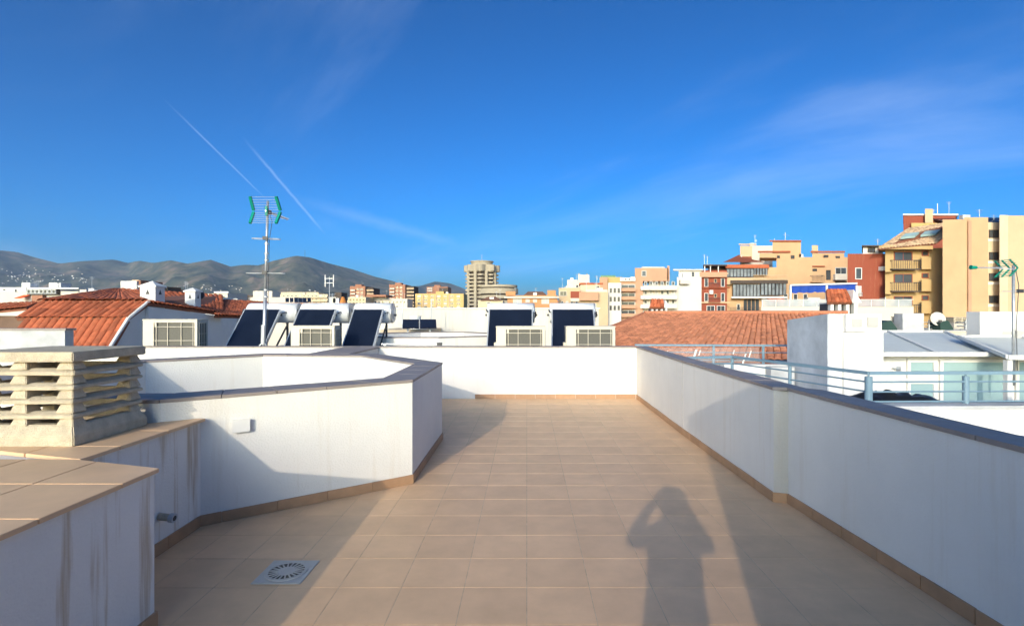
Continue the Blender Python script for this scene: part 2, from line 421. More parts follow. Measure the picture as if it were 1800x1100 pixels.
for i in range(9):
    for j in range(4):
        x1 = -2.48 - i * TP; x0 = x1 - TP; y0 = 2.80 + j * TP; y1 = y0 + TP
        q = clip([(x0, y0), (x1, y0), (x1, y1), (x0, y1)], -nf[0], -nf[1], -cf)
        q = clip(q, 0, 1, 3.94) if x1 < -2.75 else clip(q, -1.18, 1.63, -1.18 * -2.74 + 1.63 * 3.945)
        toptile(q)

# ---- stair tower behind the camera, right: it throws the long shadow over the right of the floor
st = thing('stair_tower', 'white stair tower with an overhanging roof slab at the near end of the terrace', 'building', (0.24, -0.96, 0))
box(0, 2.3, -3.2, 0, -0.2, 2.82).build('wall', white, st)
box(-0.18, 2.48, -3.4, 0.02, 2.823, 3.02).build('roof_slab', white2, st)
d = box(0.7, 1.55, 0.003, 0.05, 0.01, 2.05).build('door', alu, st); MB().tube((0.78, 0.05, 1.02), (0.78, 0.1, 1.02), 0.012).tube((0.78, 0.1, 1.02), (0.9, 0.1, 1.02), 0.01).build('handle', darkm, d)

# ================================================================== THINGS ON THE TERRACE
# concrete louvred chimney
ch = thing('chimney', 'square precast concrete louvred chimney standing on the raised platform', 'chimney', (-3.1, 3.53, PZ + 0.022))
def ring(x, y, z0, z1, din, slope=0.0, xt=None):
    """square ring: outer half sizes x,y at the bottom, drawn in by slope at the top"""
    m_ = MB(); o0 = [(-x,-y,z0),(x,-y,z0),(x,y,z0),(-x,y,z0)]; e0 = z0 + (z1 - z0) * 0.5
    om = [(a, b_, e0) for a, b_, _ in o0]
    ot = [((abs(a) - slope) * (1 if a > 0 else -1), (abs(b_) - slope) * (1 if b_ > 0 else -1), z1) for a, b_, _ in o0]
    it = [((abs(a) - din) * (1 if a > 0 else -1), (abs(b_) - din) * (1 if b_ > 0 else -1), z1) for a, b_, _ in o0]
    ib = [(a, b_, z0) for a, b_, _ in it]
    vs = o0 + om + ot + it + ib; fs = []
    for k in range(4):
        n_ = (k + 1) % 4
        for r in range(4): fs.append((r * 4 + k, r * 4 + n_, (r + 1) * 4 + n_, (r + 1) * 4 + k))
        fs.append((16 + k, 16 + n_, n_, k))
    return m_.add(vs, fs)
ring(0.345, 0.315, 0.0, 0.125, 0.10, 0.035).build('base', conc, ch, 0.006)
for k in range(4):
    z = 0.165 + k * 0.0885
    s_ = 0.330 + random.uniform(-.006, .006)
    o = ring(s_, s_ - 0.03, z, z + 0.04, 0.085, 0.04).build('louvre_slab', conc, ch, 0.004)
    o.rotation_euler = (random.uniform(-.008, .008), random.uniform(-.008, .008), random.uniform(-.01, .01))
MB().prism([(-.345,-.32),(.345,-.32),(.345,.30),(-.345,.30)], 0.515, 0.575).build('top_slab', conc, ch, 0.006)
for k in range(5):
    z0 = 0.118 + k * 0.0885 if k else 0.118; z1 = 0.172 + k * 0.0885 if k < 4 else 0.518
    if k: z0 = 0.165 + (k - 1) * 0.0885 + 0.034
    for (x, y) in ((-.265,-.235),(-.02,-.235),(.265,-.235),(-.265,.235),(.265,.235)):
        a, b_ = 0.055, 0.035
        MB().hexa([(x-a,y-a,z0),(x+a,y-a,z0),(x+a,y+a,z0),(x-a,y+a,z0)], [(x-b_,y-b_,z1),(x+b_,y-b_,z1),(x+b_,y+b_,z1),(x-b_,y+b_,z1)]).build('spacer_block', conc, ch, 0.004)
# junction box on the light well wall
pa = Vector((-1.11, 5.13)); pb = Vector((-2.74, 3.95)); dn = (pa - pb).normalized(); ang = math.atan2(dn.y, dn.x)
jb = thing('junction_box', 'small square white junction box on the light well wall', 'electrical box', (-2.306, 4.262, 0.70), ang)
box(-.062, .062, -.03, 0.001, 0, .095).build('box_body', white2, jb, 0.004)
box(-.066, .066, -.038, -.0305, -.004, .099).build('cover', white2, jb, 0.003)
# drain pipe stub on the ledge face
ps = thing('pipe_stub', 'short grey pipe stub sticking out low on the platform side', 'pipe', (-2.515, 3.62, 0.26), 0)
MB().tube((0, 0, 0), (0.10, 0, -0.012), 0.024, 0.024, 14).build('pipe', conc, ps)
MB().tube((0.075, 0, -0.009), (0.105, 0, -0.0126), 0.031, 0.031, 14).build('collar', concg, ps)
MB().tube((0.1051, 0, -0.0126), (0.107, 0, -0.0128), 0.018, 0.018, 14).build('bore', darkm, ps)
# floor drain
dr = thing('floor_drain', 'square grey floor drain with a round slotted grate in the tiles', 'drain', (-1.53, 3.37, 0.0), 0)
box(-.152, .152, -.152, .152, 0.001, 0.006).build('plate', greydrain, dr, 0.002)
MB().tube((0, 0, 0.0062), (0, 0, 0.0075), .118, .118, 40).build('dark_well', blackm, dr)
rg = MB()
def annulus(m_, r0, r1, z0, z1, n=40):
    vs = []
    for r, z in ((r0, z0), (r1, z0), (r1, z1), (r0, z1)):
        for i in range(n): vs.append((r * math.cos(2*math.pi*i/n), r * math.sin(2*math.pi*i/n), z))
    fs = []
    for k in range(4):
        for i in range(n): fs.append((k*n+i, k*n+(i+1)%n, ((k+1)%4)*n+(i+1)%n, ((k+1)%4)*n+i))
    return m_.add(vs, fs)
annulus(rg, .108, .128, 0.0065, .0125).build('grate_rim', greydrain, dr)
MB().tube((0, 0, .0077), (0, 0, .0118), .056, .054, 32).build('grate_centre', greydrain, dr)
for i in range(20):
    a = 2 * math.pi * i / 20
    MB().bar((.052 * math.cos(a), .052 * math.sin(a), .0098), (.112 * math.cos(a), .112 * math.sin(a), .0098), .0085, .004).build('grate_bar', greydrain, dr)

# ---- the photographer, standing behind the lens; the figure throws the shadow on the tiles
def skinned(name, joints, edges, mats, parent, sub=2, root=0):
    me = bpy.data.meshes.new(name); me.from_pydata([j[0] for j in joints], edges, [])
    o = bpy.data.objects.new(name, me); C.objects.link(o)
    sm = o.modifiers.new('skin', 'SKIN'); sm.use_smooth_shade = True
    for i, j in enumerate(joints):
        r = j[1] if isinstance(j[1], tuple) else (j[1], j[1]); me.skin_vertices[0].data[i].radius = r
        me.skin_vertices[0].data[i].use_root = (i == root)
    ss = o.modifiers.new('sub', 'SUBSURF'); ss.levels = sub; ss.render_levels = sub
    dg = bpy.context.evaluated_depsgraph_get(); dg.update()
    nm = bpy.data.meshes.new_from_object(o.evaluated_get(dg))
    o.modifiers.clear(); o.data = nm; nm.materials.clear()
    for m_ in mats: nm.materials.append(m_)
    for p in nm.polygons: p.use_smooth = True
    if parent: o.parent = parent
    return o
pe = thing('person', 'person in a dark top and jeans standing with a camera raised to the face', 'person', (0.0, -0.24, 0))
J = [((0,0,.95),(.20,.13)), ((0,.0,1.12),(.185,.12)), ((0,.0,1.32),(.195,.125)), ((0,.0,1.46),(.15,.10)), ((0,.005,1.54),.068), ((0,.03,1.62),(.085,.095)), ((0,.03,1.70),(.09,.105)), ((0,.02,1.765),(.06,.07)),
     ((-.17,0,1.435),.072), ((-.30,.09,1.37),.056), ((-.15,.15,1.575),.040), ((-.085,.19,1.63),(.036,.042)),
     ((.17,0,1.435),.072), ((.28,.09,1.32),.056), ((.15,.15,1.57),.040), ((.085,.19,1.63),(.036,.042)),
     ((-.10,0,.88),.095), ((-.125,.015,.50),.062), ((-.14,-.02,.09),.043), ((-.15,.11,.035),.034),
     ((.10,0,.88),.095), ((.125,.015,.50),.062), ((.14,-.02,.09),.043), ((.15,.11,.035),.034)]
E = [(0,1),(1,2),(2,3),(3,4),(4,5),(5,6),(6,7),(3,8),(8,9),(9,10),(10,11),(3,12),(12,13),(13,14),(14,15),(0,16),(16,17),(17,18),(18,19),(0,20),(20,21),(21,22),(22,23)]
for sgn, base in ((-1, 11), (1, 15)):
    for k in range(4):                   # fingers closing on the camera body
        z = 1.655 - k * 0.019; n0 = len(J)
        J += [((sgn*.082, .215, z), .0095), ((sgn*.072, .243, z - .002), .0088), ((sgn*(.048 + .004 * abs(k - 1)), .247, z - .004), .0078)]
        E += [(base, n0), (n0, n0 + 1), (n0 + 1, n0 + 2)]
    n0 = len(J); J += [((sgn*.07, .172, 1.606), .011), ((sgn*.05, .168, 1.598), .0095)]; E += [(base, n0), (n0, n0 + 1)]
topm = mat('dark_shirt', (0.03, 0.035, 0.05), 0.9, 0.1, 20); jean = mat('denim', (0.05, 0.07, 0.13), 0.9, 0.15, 40)
body = skinned('body', J, E, [topm, jean, skinm, darkm], pe)
for p in body.data.polygons:
    c = p.center
    p.material_index = 3 if c.z < .085 else 1 if c.z < .98 else 2 if (c.z > 1.515 and abs(c.x) < .13) or (c.y > .13 and c.z > 1.5) else 0
hm = MB()
bm = bmesh.new(); bmesh.ops.create_uvsphere(bm, u_segments=20, v_segments=14, radius=1)
for v in bm.verts:
    v.co = Vector((v.co.x * .142, v.co.y * .135 + .0, v.co.z * .122 + 1.69))
bmesh.ops.delete(bm, geom=[v for v in bm.verts if v.co.z < 1.60 or (v.co.y > .055 and v.co.z < 1.735)], context='VERTS')
me = bpy.data.meshes.new('hair'); bm.to_mesh(me); bm.free(); me.materials.append(mat('dark_hair', (0.02, 0.014, 0.01), 0.6, 0.2, 60))
ho = bpy.data.objects.new('hair', me); C.objects.link(ho); ho.parent = pe
MB().hexa([(-.013,.10,1.625),(.013,.10,1.625),(.01,.13,1.63),(-.01,.13,1.63)], [(-.008,.105,1.67),(.008,.105,1.67),(.006,.113,1.67),(-.006,.113,1.67)]).build('nose', skinm, pe, 0.004)
box(-.022, .022, .098, .112, 1.592, 1.602).build('mouth', mat('lips', (0.35, 0.12, 0.1), 0.5), pe, 0.003)
for sx in (-1, 1):
    MB().tube((sx*.03, .098, 1.665), (sx*.03, .112, 1.665), .011, .007, 12).build('eye', white2, pe, smooth=True)
    MB().tube((sx*.082, .02, 1.635), (sx*.094, .01, 1.665), .014, .02, 10).build('ear', skinm, pe)
cm = thing('handheld_camera', 'black handheld camera held up by the person', 'camera', (0, -0.085, 1.59))
box(-.068, .068, -.035, .022, 0, .092).build('camera_body', darkm, cm, 0.008)
box(-.025, .025, -.03, .02, .092, .118).build('viewfinder_hump', darkm, cm, 0.006)
annulus(MB(), .024, .036, 0, .04, 28).build('lens_barrel', darkm, cm).rotation_euler = (R(-90), 0, 0)
cm.children[-1].location = (0, .022, .05)

# ================================================================== NEIGHBOUR ROOF BEYOND THE FAR PARAPET
nr = box(-9.2, 2.3, 10.42, 24, 0.25, 0.45).build('neighbour_roof', offwhite); tag(nr, kind='structure')
NZ = 0.45
def ac(label, x0, x1, ztop, y=10.72, stub=False):
    w_ = x1 - x0; h_ = ztop - NZ - 0.08; d_ = 0.36
    r = thing('air_conditioner', label, 'air conditioner', (x0, y, NZ), 0, 'outdoor air conditioning units behind the far parapet')
    for fx in (0.12, w_ - 0.16): box(fx, fx + .05, 0.02, d_ - .02, 0, .08).build('foot', darkm, r)
    g0, g1 = w_ * 0.2, w_ - 0.055
    m_ = MB().box(0, g0, 0, d_, .08, .08 + h_).box(g1, w_, 0, d_, .08, .08 + h_).box(g0, g1, 0, d_, .08, .14).box(g0, g1, 0, d_, .08 + h_ - .045, .08 + h_).box(g0, g1, 0.06, d_, .14, .08 + h_ - .045)
    m_.build('casing', cream, r)
    box(-.012, w_ + .012, -.012, d_ + .012, .08 + h_, .08 + h_ + .022).build('lid', cream, r, 0.006)
    box(g0 + .002, g1 - .002, .035, .058, .142, .08 + h_ - .047).build('coil', coil, r)
    for k in range(1, 4): x = g0 + (g1 - g0) * (k / 3.0 - 0.04 if k == 3 else k / 3.0); box(x - .005, x + .005, .006, .016, .13, .08 + h_ - .03).build('guard_bar', cream, r)
    box(g0 + .04, g0 + .05, .006, .016, .13, .08 + h_ - .03).build('guard_bar', cream, r)
    for k in (0.25, 0.58, 0.9): z = .14 + (h_ - .105) * k; box(g0 - .01, g1 + .01, .0005, .0055, z - .005, z + .005).build('guard_bar', cream, r)
    box(g0 + .02, g0 + .06, -.004, .005, .08 + h_ - .12, .08 + h_ - .05).build('sensor_cover', cream, r)
    # louvred end facing the tank side
    box(w_ + .0005, w_ + .006, .05, d_ - .05, .16, .08 + h_ - .06).build('side_coil', coil, r)
    for k in range(5): yk = .06 + k * (d_ - .12) / 4; box(w_ + .006, w_ + .014, yk - .005, yk + .005, .15, .08 + h_ - .05).build('side_bar', cream, r)
    for k in range(4): z = .2 + k * (h_ - .2) / 4; box(w_ + .014, w_ + .019, .05, d_ - .05, z - .004, z + .004).build('side_bar', cream, r)
    if stub: box(-.05, -.001, .08, .3, .1, .08 + h_ * .62).build('valve_cover', cream, r, 0.006)
ac('tall cream air conditioner left of the leftmost solar collector', -7.78, -6.68, 1.50)
ac('cream air conditioner just right of the antenna mast', -4.78, -3.90, 1.37)
ac('cream air conditioner in front of the collector at the middle of the roof', -.62, .37, 1.36, stub=True)
ac('cream air conditioner nearest the corner of the right parapet', .80, 1.79, 1.36, stub=True)

def collector(label, x0, x1, tank, rz=0.0, yb=11.25, ov=0.16):
    w_ = x1 - x0
    r = thing('solar_water_heater', label, 'solar heater', (x0, yb, NZ), rz, 'solar water heaters on the neighbouring roof')
    zb, zt, dy = 0.12, 1.24, 1.08
    nrm = Vector((0, -(zt - zb), dy)).normalized() * 0.08
    nrm = Vector((0, nrm.y, nrm.z))
    b4 = [Vector((0,0,zb)), Vector((w_,0,zb)), Vector((w_,dy,zt)), Vector((0,dy,zt))]
    MB().hexa(b4, [p + nrm for p in b4]).build('collector_frame', alu, r, 0.004)
    up = (b4[3] - b4[0]).normalized(); s_ = 0.028
    g4 = [b4[0] + Vector((s_,0,0)) + up * s_, b4[1] + Vector((-s_,0,0)) + up * s_, b4[2] + Vector((-s_,0,0)) - up * s_, b4[3] + Vector((s_,0,0)) - up * s_]
    MB().hexa([p + nrm * 1.002 for p in g4], [p + nrm * 1.05 for p in g4]).build('collector_glass', solar, r)
    rr = 0.235; ty = dy + 0.30; tz = 1.20
    if tank:
        ta, tb = (-0.02, w_ + ov)
        tk = MB().tube((ta, ty, tz), (tb, ty, tz), rr, rr, 32).build('tank', tankm, r, smooth=True)
        for xx, sg in ((ta, -1), (tb, 1)):
            MB().tube((xx - sg*.01, ty, tz), (xx + sg*.025, ty, tz), rr * 1.015, rr * 0.97, 32).build('end_cap', galv if sg > 0 else tankm, tk, smooth=True)
            MB().tube((xx + sg*.0252, ty, tz), (xx + sg*.04, ty, tz), rr * 0.55, rr * 0.5, 24).build('end_plate', alu, tk, smooth=True)
            MB().tube((xx + sg*.04, ty, tz - .05), (xx + sg*.09, ty, tz - .05), .025, .025, 12).build('pipe_fitting', darkm, tk)
    for xx in (0.05, w_ - 0.05):
        MB().bar((xx, dy + .38, 0), (xx, dy + .38, tz - .2), .04, .04).build('stand_leg', darkm, r)
        MB().bar((xx, 0.02, 0.03), (xx, dy + .42, 0.03), .04, .04).build('stand_rail', darkm, r)
        MB().bar((xx, 0.45, 0.05), (xx, dy + .36, tz - .3), .03, .03).build('stand_brace', darkm, r)
        MB().bar((xx, dy, zt - .06), (xx, dy + .4, tz - .2), .035, .035).build('stand_arm', darkm, r)
    MB().path([(w_ + .03, dy - .04, zt - .05), (w_ + .07, dy + .05, zt - .02), (w_ + .07, ty - .1, tz - .1)], .013).build('pipe', darkm, r)
    MB().path([(-.03, dy - .04, zt - .02), (-.06, dy, zt + .03), (-.05, ty - .1, tz + .02)], .016).build('pipe', darkm, r)
collector('solar water heater directly behind the antenna mast, leftmost of the collectors', -6.55, -5.70, True, ov=.28)
collector('solar water heater behind the second air conditioner from the left', -5.28, -4.42, True, ov=.22)
collector('solar water heater right of the second air conditioner, third collector from the left', -4.02, -3.32, True, ov=.12)
collector('solar water heater behind the air conditioner in the middle, with its tank square above', -.88, .14, True, ov=.02)
collector('slightly twisted solar water heater behind the air conditioner by the right corner', .52, 1.50, True, rz=R(-3), ov=.02)

# antenna mast
am = thing('antenna_mast', 'tall galvanised television mast with a green tipped aerial above the left collectors', 'antenna', (-5.47, 10.98, NZ))
MB().tube((0, 0, 0), (.045, 0, 1.7), .036, .034, 14).build('lower_pole', galv, am, smooth=True)
MB().tube((.04, 0, 1.5), (.095, 0, 3.52), .027, .025, 14).build('upper_pole', galv, am, smooth=True)
for z in (1.52, 1.66, 2.28, 2.42, 2.62): MB().tube((.04 + z*.012, 0, z), (.041 + z*.012, 0, z + .03), .042, .042, 14).build('clamp', galv, am)
for a, b_ in ((-.16, -.05), (.16, -.05), (.0, .18)):
    MB().bar((a, b_, 0), (a * .9, b_ * .9, .42), .022, .022).bar((a * .9, b_ * .9, .42), (.01, 0, .62), .022, .022).build('tripod_leg', galv, am)
MB().tube((0, 0, .55), (.012, 0, .95), .05, .05, 14).build('sleeve', galv, am)
def uhf(parent, c, wd, s=1.0, rot=0.0):
    """corner reflector aerial: two grids of rods with green side rails, boom with directors behind"""
    M = Matrix.Translation(c) @ Matrix.Rotation(rot, 4, 'Z')
    T = lambda v: M @ (Vector(v) * s)
    for sg in (1, -1):
        for sx in (-1, 1):
            MB().bar(T((sx*wd, -.16, sg*.27)), T((sx*wd*1.04, -.0, sg*.02)), .05*s, .045*s).build('reflector_rail', greenp, parent)
        for k in range(6):
            f = k / 5; MB().tube(T((-wd, -.155 + .15*f, sg*(.262 - .235*f))), T((wd, -.155 + .15*f, sg*(.262 - .235*f))), .003*s, .003*s, 6).build('reflector_rod', alu, parent)
    MB().bar(T((0, -.06, .0)), T((0, .95, 0)), .024*s, .024*s).build('boom', alu, parent)
    MB().tube(T((0, -.02, -.09)), T((0, -.02, .10)), .03*s, .03*s, 10).build('bracket', greenp, parent)
    box(-.05, .05, .02, .10, -.05, .03).build('dipole_box', darkm, parent).matrix_local = M @ Matrix.Scale(s, 4)
    for k in range(8): y = .14 + k * .1; MB().tube(T((-.085, y, .0)), T((.085, y, 0)), .006*s, .006*s, 6).build('director', alu, parent)
uhf(am, Vector((.092, -.03, 3.30)), .265)
def dip(parent, c, hw, ry, r=.007, rot=0.0):
    M = Matrix.Translation(c) @ Matrix.Rotation(rot, 4, 'Z')
    pts = [Vector((-hw + .03, -ry, 0)), Vector((-hw, 0, 0)), Vector((-hw + .03, ry, 0))]
    lp = [(-.03, -ry, 0)] + [tuple(p) for p in pts] + [(0, ry, 0), (hw - .03, ry, 0), (hw, 0, 0), (hw - .03, -ry, 0), (.03, -ry, 0)]
    MB().path([M @ Vector(p) for p in lp], r, 6).build('folded_dipole', alu, parent)
    box(-.05, .05, -ry - .03, -ry + .03, -.03, .04).build('dipole_box', darkm, parent).matrix_local = M
dip(am, Vector((.085, -.04, 2.73)), .28, .07, rot=R(12))
dip(am, Vector((.07, -.04, 2.02)), .39, .05, rot=R(4))
MB().path([(.12, .03, 3.25), (.16, .05, 3.1), (.11, .03, 2.7), (.09, .03, 1.6), (.06, .04, .7), (.08, .1, 0)], .006).build('cable', darkm, am)

# twin light well beyond
tw = thing('light_well_wall', 'low white light well wall with grey rim on the neighbouring roof beyond the parapet', 'wall', (-2.55, 14.3, NZ))
k_ = 0.84; O2 = [(x * k_, y * k_) for x, y in OL]; I2 = [(x * k_ , y * k_) for x, y in IL]
for i in range(8):
    j = (i + 1) % 8
    MB().prism([O2[i], O2[j], I2[j], I2[i]], 0.001, .60).build('wall', white, tw)
    MB().prism([O2[i], O2[j], I2[j], I2[i]], .602, .625).build('coping_tile', copem, tw)
vp = thing('vent_pipe', 'grey pipe lying along the top of the far parapet', 'pipe', (-2.35, 10.55, 0.98))
MB().tube((-.55, 0, .05), (.62, 0, .05), .017, .017, 10).build('pipe', galv, vp); box(.56, .66, -.03, .03, .02, .08).build('end_clip', darkm, vp); box(-.5, -.46, -.02, .02, -.55, .04).build('bracket', galv, vp)
# white roof block with its parapet
wb = thing('white_roof_block', 'plain off white roof block behind the small light well', 'building', (-5.05, 19.5, -12))
box(0, 7.7, 0, 8, 0, 13.8).build('wall', offwhite, wb)
box(-2.4, -.002, .4, 8, 0, 13.25).build('side_wall', offwhite, wb)
box(-.05, 7.75, -.05, .2, 13.802, 13.84).build('coping', white2, wb)
box(.25, 1.9, -2.2, -.02, 0, 13.1).build('step_wall', mat('beige_wall', (0.55, 0.44, 0.3), 0.9, 0.1, 1), wb)
box(6.2, 6.9, -.06, -.002, 12.6, 13.4).build('yellow_patch', mat('yellow_patch', (0.66, 0.54, 0.33), 0.9, 0.1, 1), wb)
MB().tube((.75, -1.2, 13.1), (.75, -1.2, 14.1), .02).build('pole', galv, wb); MB().tube((1.75, -1.2, 13.1), (1.75, -1.2, 14.1), .02).build('pole', galv, wb)
MB().tube((1.2, -1.2, 13.1), (1.2, -1.2, 13.55), .2, .2, 16).build('vent_drum', white2, wb)
pv = thing('solar_array', 'small dark double solar panel in front of the white roof block', 'solar panel', (-3.9, 16.6, 0.46))
for x in (0, .55):
    q = [Vector((x, 0, .70)), Vector((x + .52, 0, .70)), Vector((x + .42, .5, .95)), Vector((x - .1, .5, .95))]
    MB().hexa(q, [p + Vector((0, -.02, .035)) for p in q]).build('panel', solar, pv)
MB().bar((.1, .3, 0), (.1, .3, .78), .05, .05).bar((.8, .3, 0), (.8, .3, .78), .05, .05).build('stand', galv, pv)

# ================================================================== TILED ROOFS
def barrel(r=0.5, n=6):
    vs = []
    for y, k in ((0, 1.0), (1, 0.92)):
        for i in range(n + 1):
            a = math.pi * i / n; vs.append((r * k * math.cos(a), y, r * k * math.sin(a) + (0.05 if y == 0 else 0.0)))
    fs = [(i, i + 1, n + 2 + i, n + 1 + i) for i in range(n)]
    vs2 = [(x, y, z * .82 - .02) for x, y, z in vs]; o = len(vs)
    fs += [(o + n + 1 + i, o + n + 2 + i, o + i + 1, o + i) for i in range(n)] + [(o + i, o + i + 1, i + 1, i) for i in range(n)]
    return vs + vs2, fs
BV, BF = barrel()
def tile_mesh(m):
    me = bpy.data.meshes.new('roof_tile'); me.from_pydata(BV, [], BF); me.materials.append(m)
    for p in me.polygons: p.use_smooth = True
    return me
def tiled(root, q, pitch, course, m, parts=0, base=None):
    """q = lower-left, lower-right, upper-right, upper-left (in root space): barrel tiles over the slope"""
    a, b_, c, d_ = [Vector(v) for v in q]
    nx = max(2, round((b_ - a).length / pitch)); ny = max(2, round((d_ - a).length / course))
    n = (b_ - a).cross(d_ - a).normalized()
    if n.z < 0: n = -n
    dk = MB().hexa([p - n * .12 for p in (a, b_, c, d_)], [p - n * .02 for p in (a, b_, c, d_)]).build('roof_deck', terrad, root)
    lst = []
    for j in range(ny):
        v0, v1 = j / ny, (j + 1) / ny
        for i in range(nx):
            u = (i + .5) / nx
            p0 = a.lerp(b_, u).lerp(d_.lerp(c, u), v0); p1 = a.lerp(b_, u).lerp(d_.lerp(c, u), v1)
            y = (p1 - p0); ln = y.length * 1.14; yn = y.normalized()
            xw = (a.lerp(d_, v0) - b_.lerp(c, v0)).length / nx
            x = n.cross(yn).normalized() * -1; x = yn.cross(n).normalized()
            jit = Vector((random.gauss(0, .008), random.gauss(0, .008), random.gauss(0, .006)))
            M = Matrix((( x.x*xw*.98, yn.x*ln, n.x*pitch*.62, p0.x+jit.x), (x.y*xw*.98, yn.y*ln, n.y*pitch*.62, p0.y+jit.y), (x.z*xw*.98, yn.z*ln, n.z*pitch*.62, p0.z+jit.z), (0,0,0,1)))
            lst.append(M)
    if parts:
        me = tile_mesh(m)
        for M in lst[:parts]: meshinst('roof_tile', me, root, M)
    rest = lst[parts:]
    if rest:
        mb = MB()
        for M in rest: mb.add([M @ Vector(v) for v in BV], BF)
        o = mb.build('roof_tile_field', m, root, smooth=True); tag(o, kind='stuff')
def rel(root, *pts): 
    o = root.location; return [Vector(p) - o for p in pts]

# left house: three steps of roof toward us, hipped at the right
lh = thing('tiled_house', 'white house with a stepped red barrel tile roof at the left', 'house', (-20, 18, -12))
def LP(x, y, z): return Vector((x + 20, y - 18, z + 12))
XR = -14.35
tiled(lh, [LP(-18.1, 17.9, .10), LP(XR + .1, 17.9, .10), LP(XR, 19.05, 1.40), LP(-18.1, 19.05, 1.40)], .25, .62, terra, 75)
tiled(lh, [LP(-18.35, 19.0, 1.47), LP(XR, 19.0, 1.47), LP(XR, 20.1, 2.06), LP(-18.5, 20.1, 2.06)], .25, .62, terra, 66)
tiled(lh, [LP(-18.55, 20.05, 2.12), LP(XR, 20.05, 2.12), LP(-19.9, 26.0, 2.80), LP(-20.35, 26.0, 2.80)], .25, .75, terra, 150)
tiled(lh, [LP(XR + .1, 19.9, 2.05), LP(-14.0, 24.4, 1.62), LP(-17.0, 29.6, 2.62), LP(-20.0, 26.05, 2.82)], .24, .6, terra, 0)
tiled(lh, [LP(-13.7, 23.2, 1.55), LP(-13.6, 27.5, 1.45), LP(-16.4, 33.5, 2.30), LP(-16.9, 29.4, 2.36)], .24, .6, terra, 0)
MB().add([LP(XR - .08, 17.9, -12), LP(XR - .08, 20.0, -12), LP(XR - .08, 20.0, 1.95), LP(XR - .08, 19.05, 1.32), LP(XR - .08, 17.9, .02),
          LP(-18.0, 17.9, -12), LP(-18.0, 20.0, -12), LP(-18.0, 20.0, 1.95), LP(-18.0, 19.05, 1.32), LP(-18.0, 17.9, .02)],
         [(0,1,2,3,4), (9,8,7,6,5), (0,4,9,5), (4,3,8,9), (3,2,7,8), (1,6,7,2), (0,5,6,1)]).build('gable_wall', white2, lh)
MB().add([LP(-14.3, 20.0, -12), LP(-14.05, 24.3, -12), LP(-14.05, 24.3, 1.50), LP(-14.3, 20.0, 1.9), LP(-18.3, 20.0, -12), LP(-18.3, 24.3, -12), LP(-18.3, 24.3, 1.5), LP(-18.3, 20.0, 1.9)],
         [(0,1,2,3),(4,7,6,5),(0,3,7,4),(1,5,6,2),(3,2,6,7)]).build('side_wall', white2, lh)
MB().path([LP(XR + .05, 17.85, .12), LP(XR, 19.05, 1.46), LP(XR + .02, 20.08, 2.1)], .06, 8).build('verge', white2, lh)
lo = thing('tiled_house', 'low dark walled house with a thin tiled roof edge at the far left', 'house', (-27, 24, -12))
q = [p - lo.location for p in (P(-60, 551, 23.6), P(46, 541, 23.6), P(72, 531, 27), P(-40, 536, 27))]
tiled(lo, q, .25, .6, terra, 0)
box(-1.2, 4.3, 0, 3, 0, 13.5).build('wall', mat('brown_wall', (0.16, 0.10, 0.07), .95, .2, 1), lo)
def capchimney(label, px0, px1, ytop, yb, D):
    a = P(px0, yb, D); w_ = (px1 - px0) / F * D; h_ = (yb - ytop) / F * D
    w_ *= 0.82
    r = thing('roof_chimney', label, 'chimney', (a.x, D, a.z - .3), 0)
    hb = h_ * .72 + .3
    box(0, w_, 0, w_ * .9, 0, hb).build('stack', white2, r)
    box(-.05, w_ + .05, -.05, w_ * .9 + .05, hb, hb + .06).build('rim', white2, r)
    MB().add([(-.05,-.05,hb+.06),(w_+.05,-.05,hb+.06),(w_+.05,w_*.9+.05,hb+.06),(-.05,w_*.9+.05,hb+.06),(w_/2,w_*.45,h_+.3)], [(3,2,1,0),(0,1,4),(1,2,4),(2,3,4),(3,0,4)]).build('cap', white2, r)
    MB().add([(w_*.36,-.004,hb-.28),(w_*.64,-.004,hb-.28),(w_*.5,-.004,hb-.08)], [(0,1,2)]).build('vent_hole', darkm, r)
    MB().add([(w_+.004,w_*.3,hb-.28),(w_+.004,w_*.6,hb-.28),(w_+.004,w_*.45,hb-.08)], [(0,1,2)]).build('vent_hole', darkm, r)
capchimney('larger white chimney with a pyramid cap on the left tiled roof', 246, 279, 493, 535, 20.8)
capchimney('smaller white chimney with a pyramid cap beside a black satellite dish', 325, 347, 505, 534, 23)
def dish(name, label, px, py, D, r, m, yaw=0.3):
    o = thing('satellite_dish', label, 'satellite dish', P(px, py, D), yaw)
    bm = bmesh.new(); n = 24; rings = 5; vv = [bm.verts.new((0, .12 * r, 0))]
    prev = None
    for k in range(1, rings + 1):
        q = r * k / rings; cur = [bm.verts.new((q * math.cos(2*math.pi*i/n), .12*r - .30 * q * q / r, q * math.sin(2*math.pi*i/n) * 1.08)) for i in range(n)]
        for i in range(n):
            if prev: bm.faces.new((prev[i], prev[(i+1)%n], cur[(i+1)%n], cur[i]))
            else: bm.faces.new((vv[0], cur[(i+1)%n], cur[i]))
        prev = cur
    me = bpy.data.meshes.new('reflector'); bm.to_mesh(me); bm.free(); me.materials.append(m)
    for p in me.polygons: p.use_smooth = True
    ro_ = bpy.data.objects.new('reflector', me); C.objects.link(ro_); ro_.parent = o; ro_.rotation_euler = (R(-18), 0, 0)
    sm_ = ro_.modifiers.new('thick', 'SOLIDIFY'); sm_.thickness = 0.02
    MB().path([(0, .1*r, -.2*r), (0, .2*r, -1.1*r), (0, .2*r, -2.0*r)], .03).build('stand', galv, o)
    MB().path([(0, -.05, -r*.95), (0, -r*.8, -.1)], .015).build('arm', galv, o)
    box(-.05, .05, -r*.8-.1, -r*.8+.02, -.15, -.03).build('receiver_head', darkm, o)
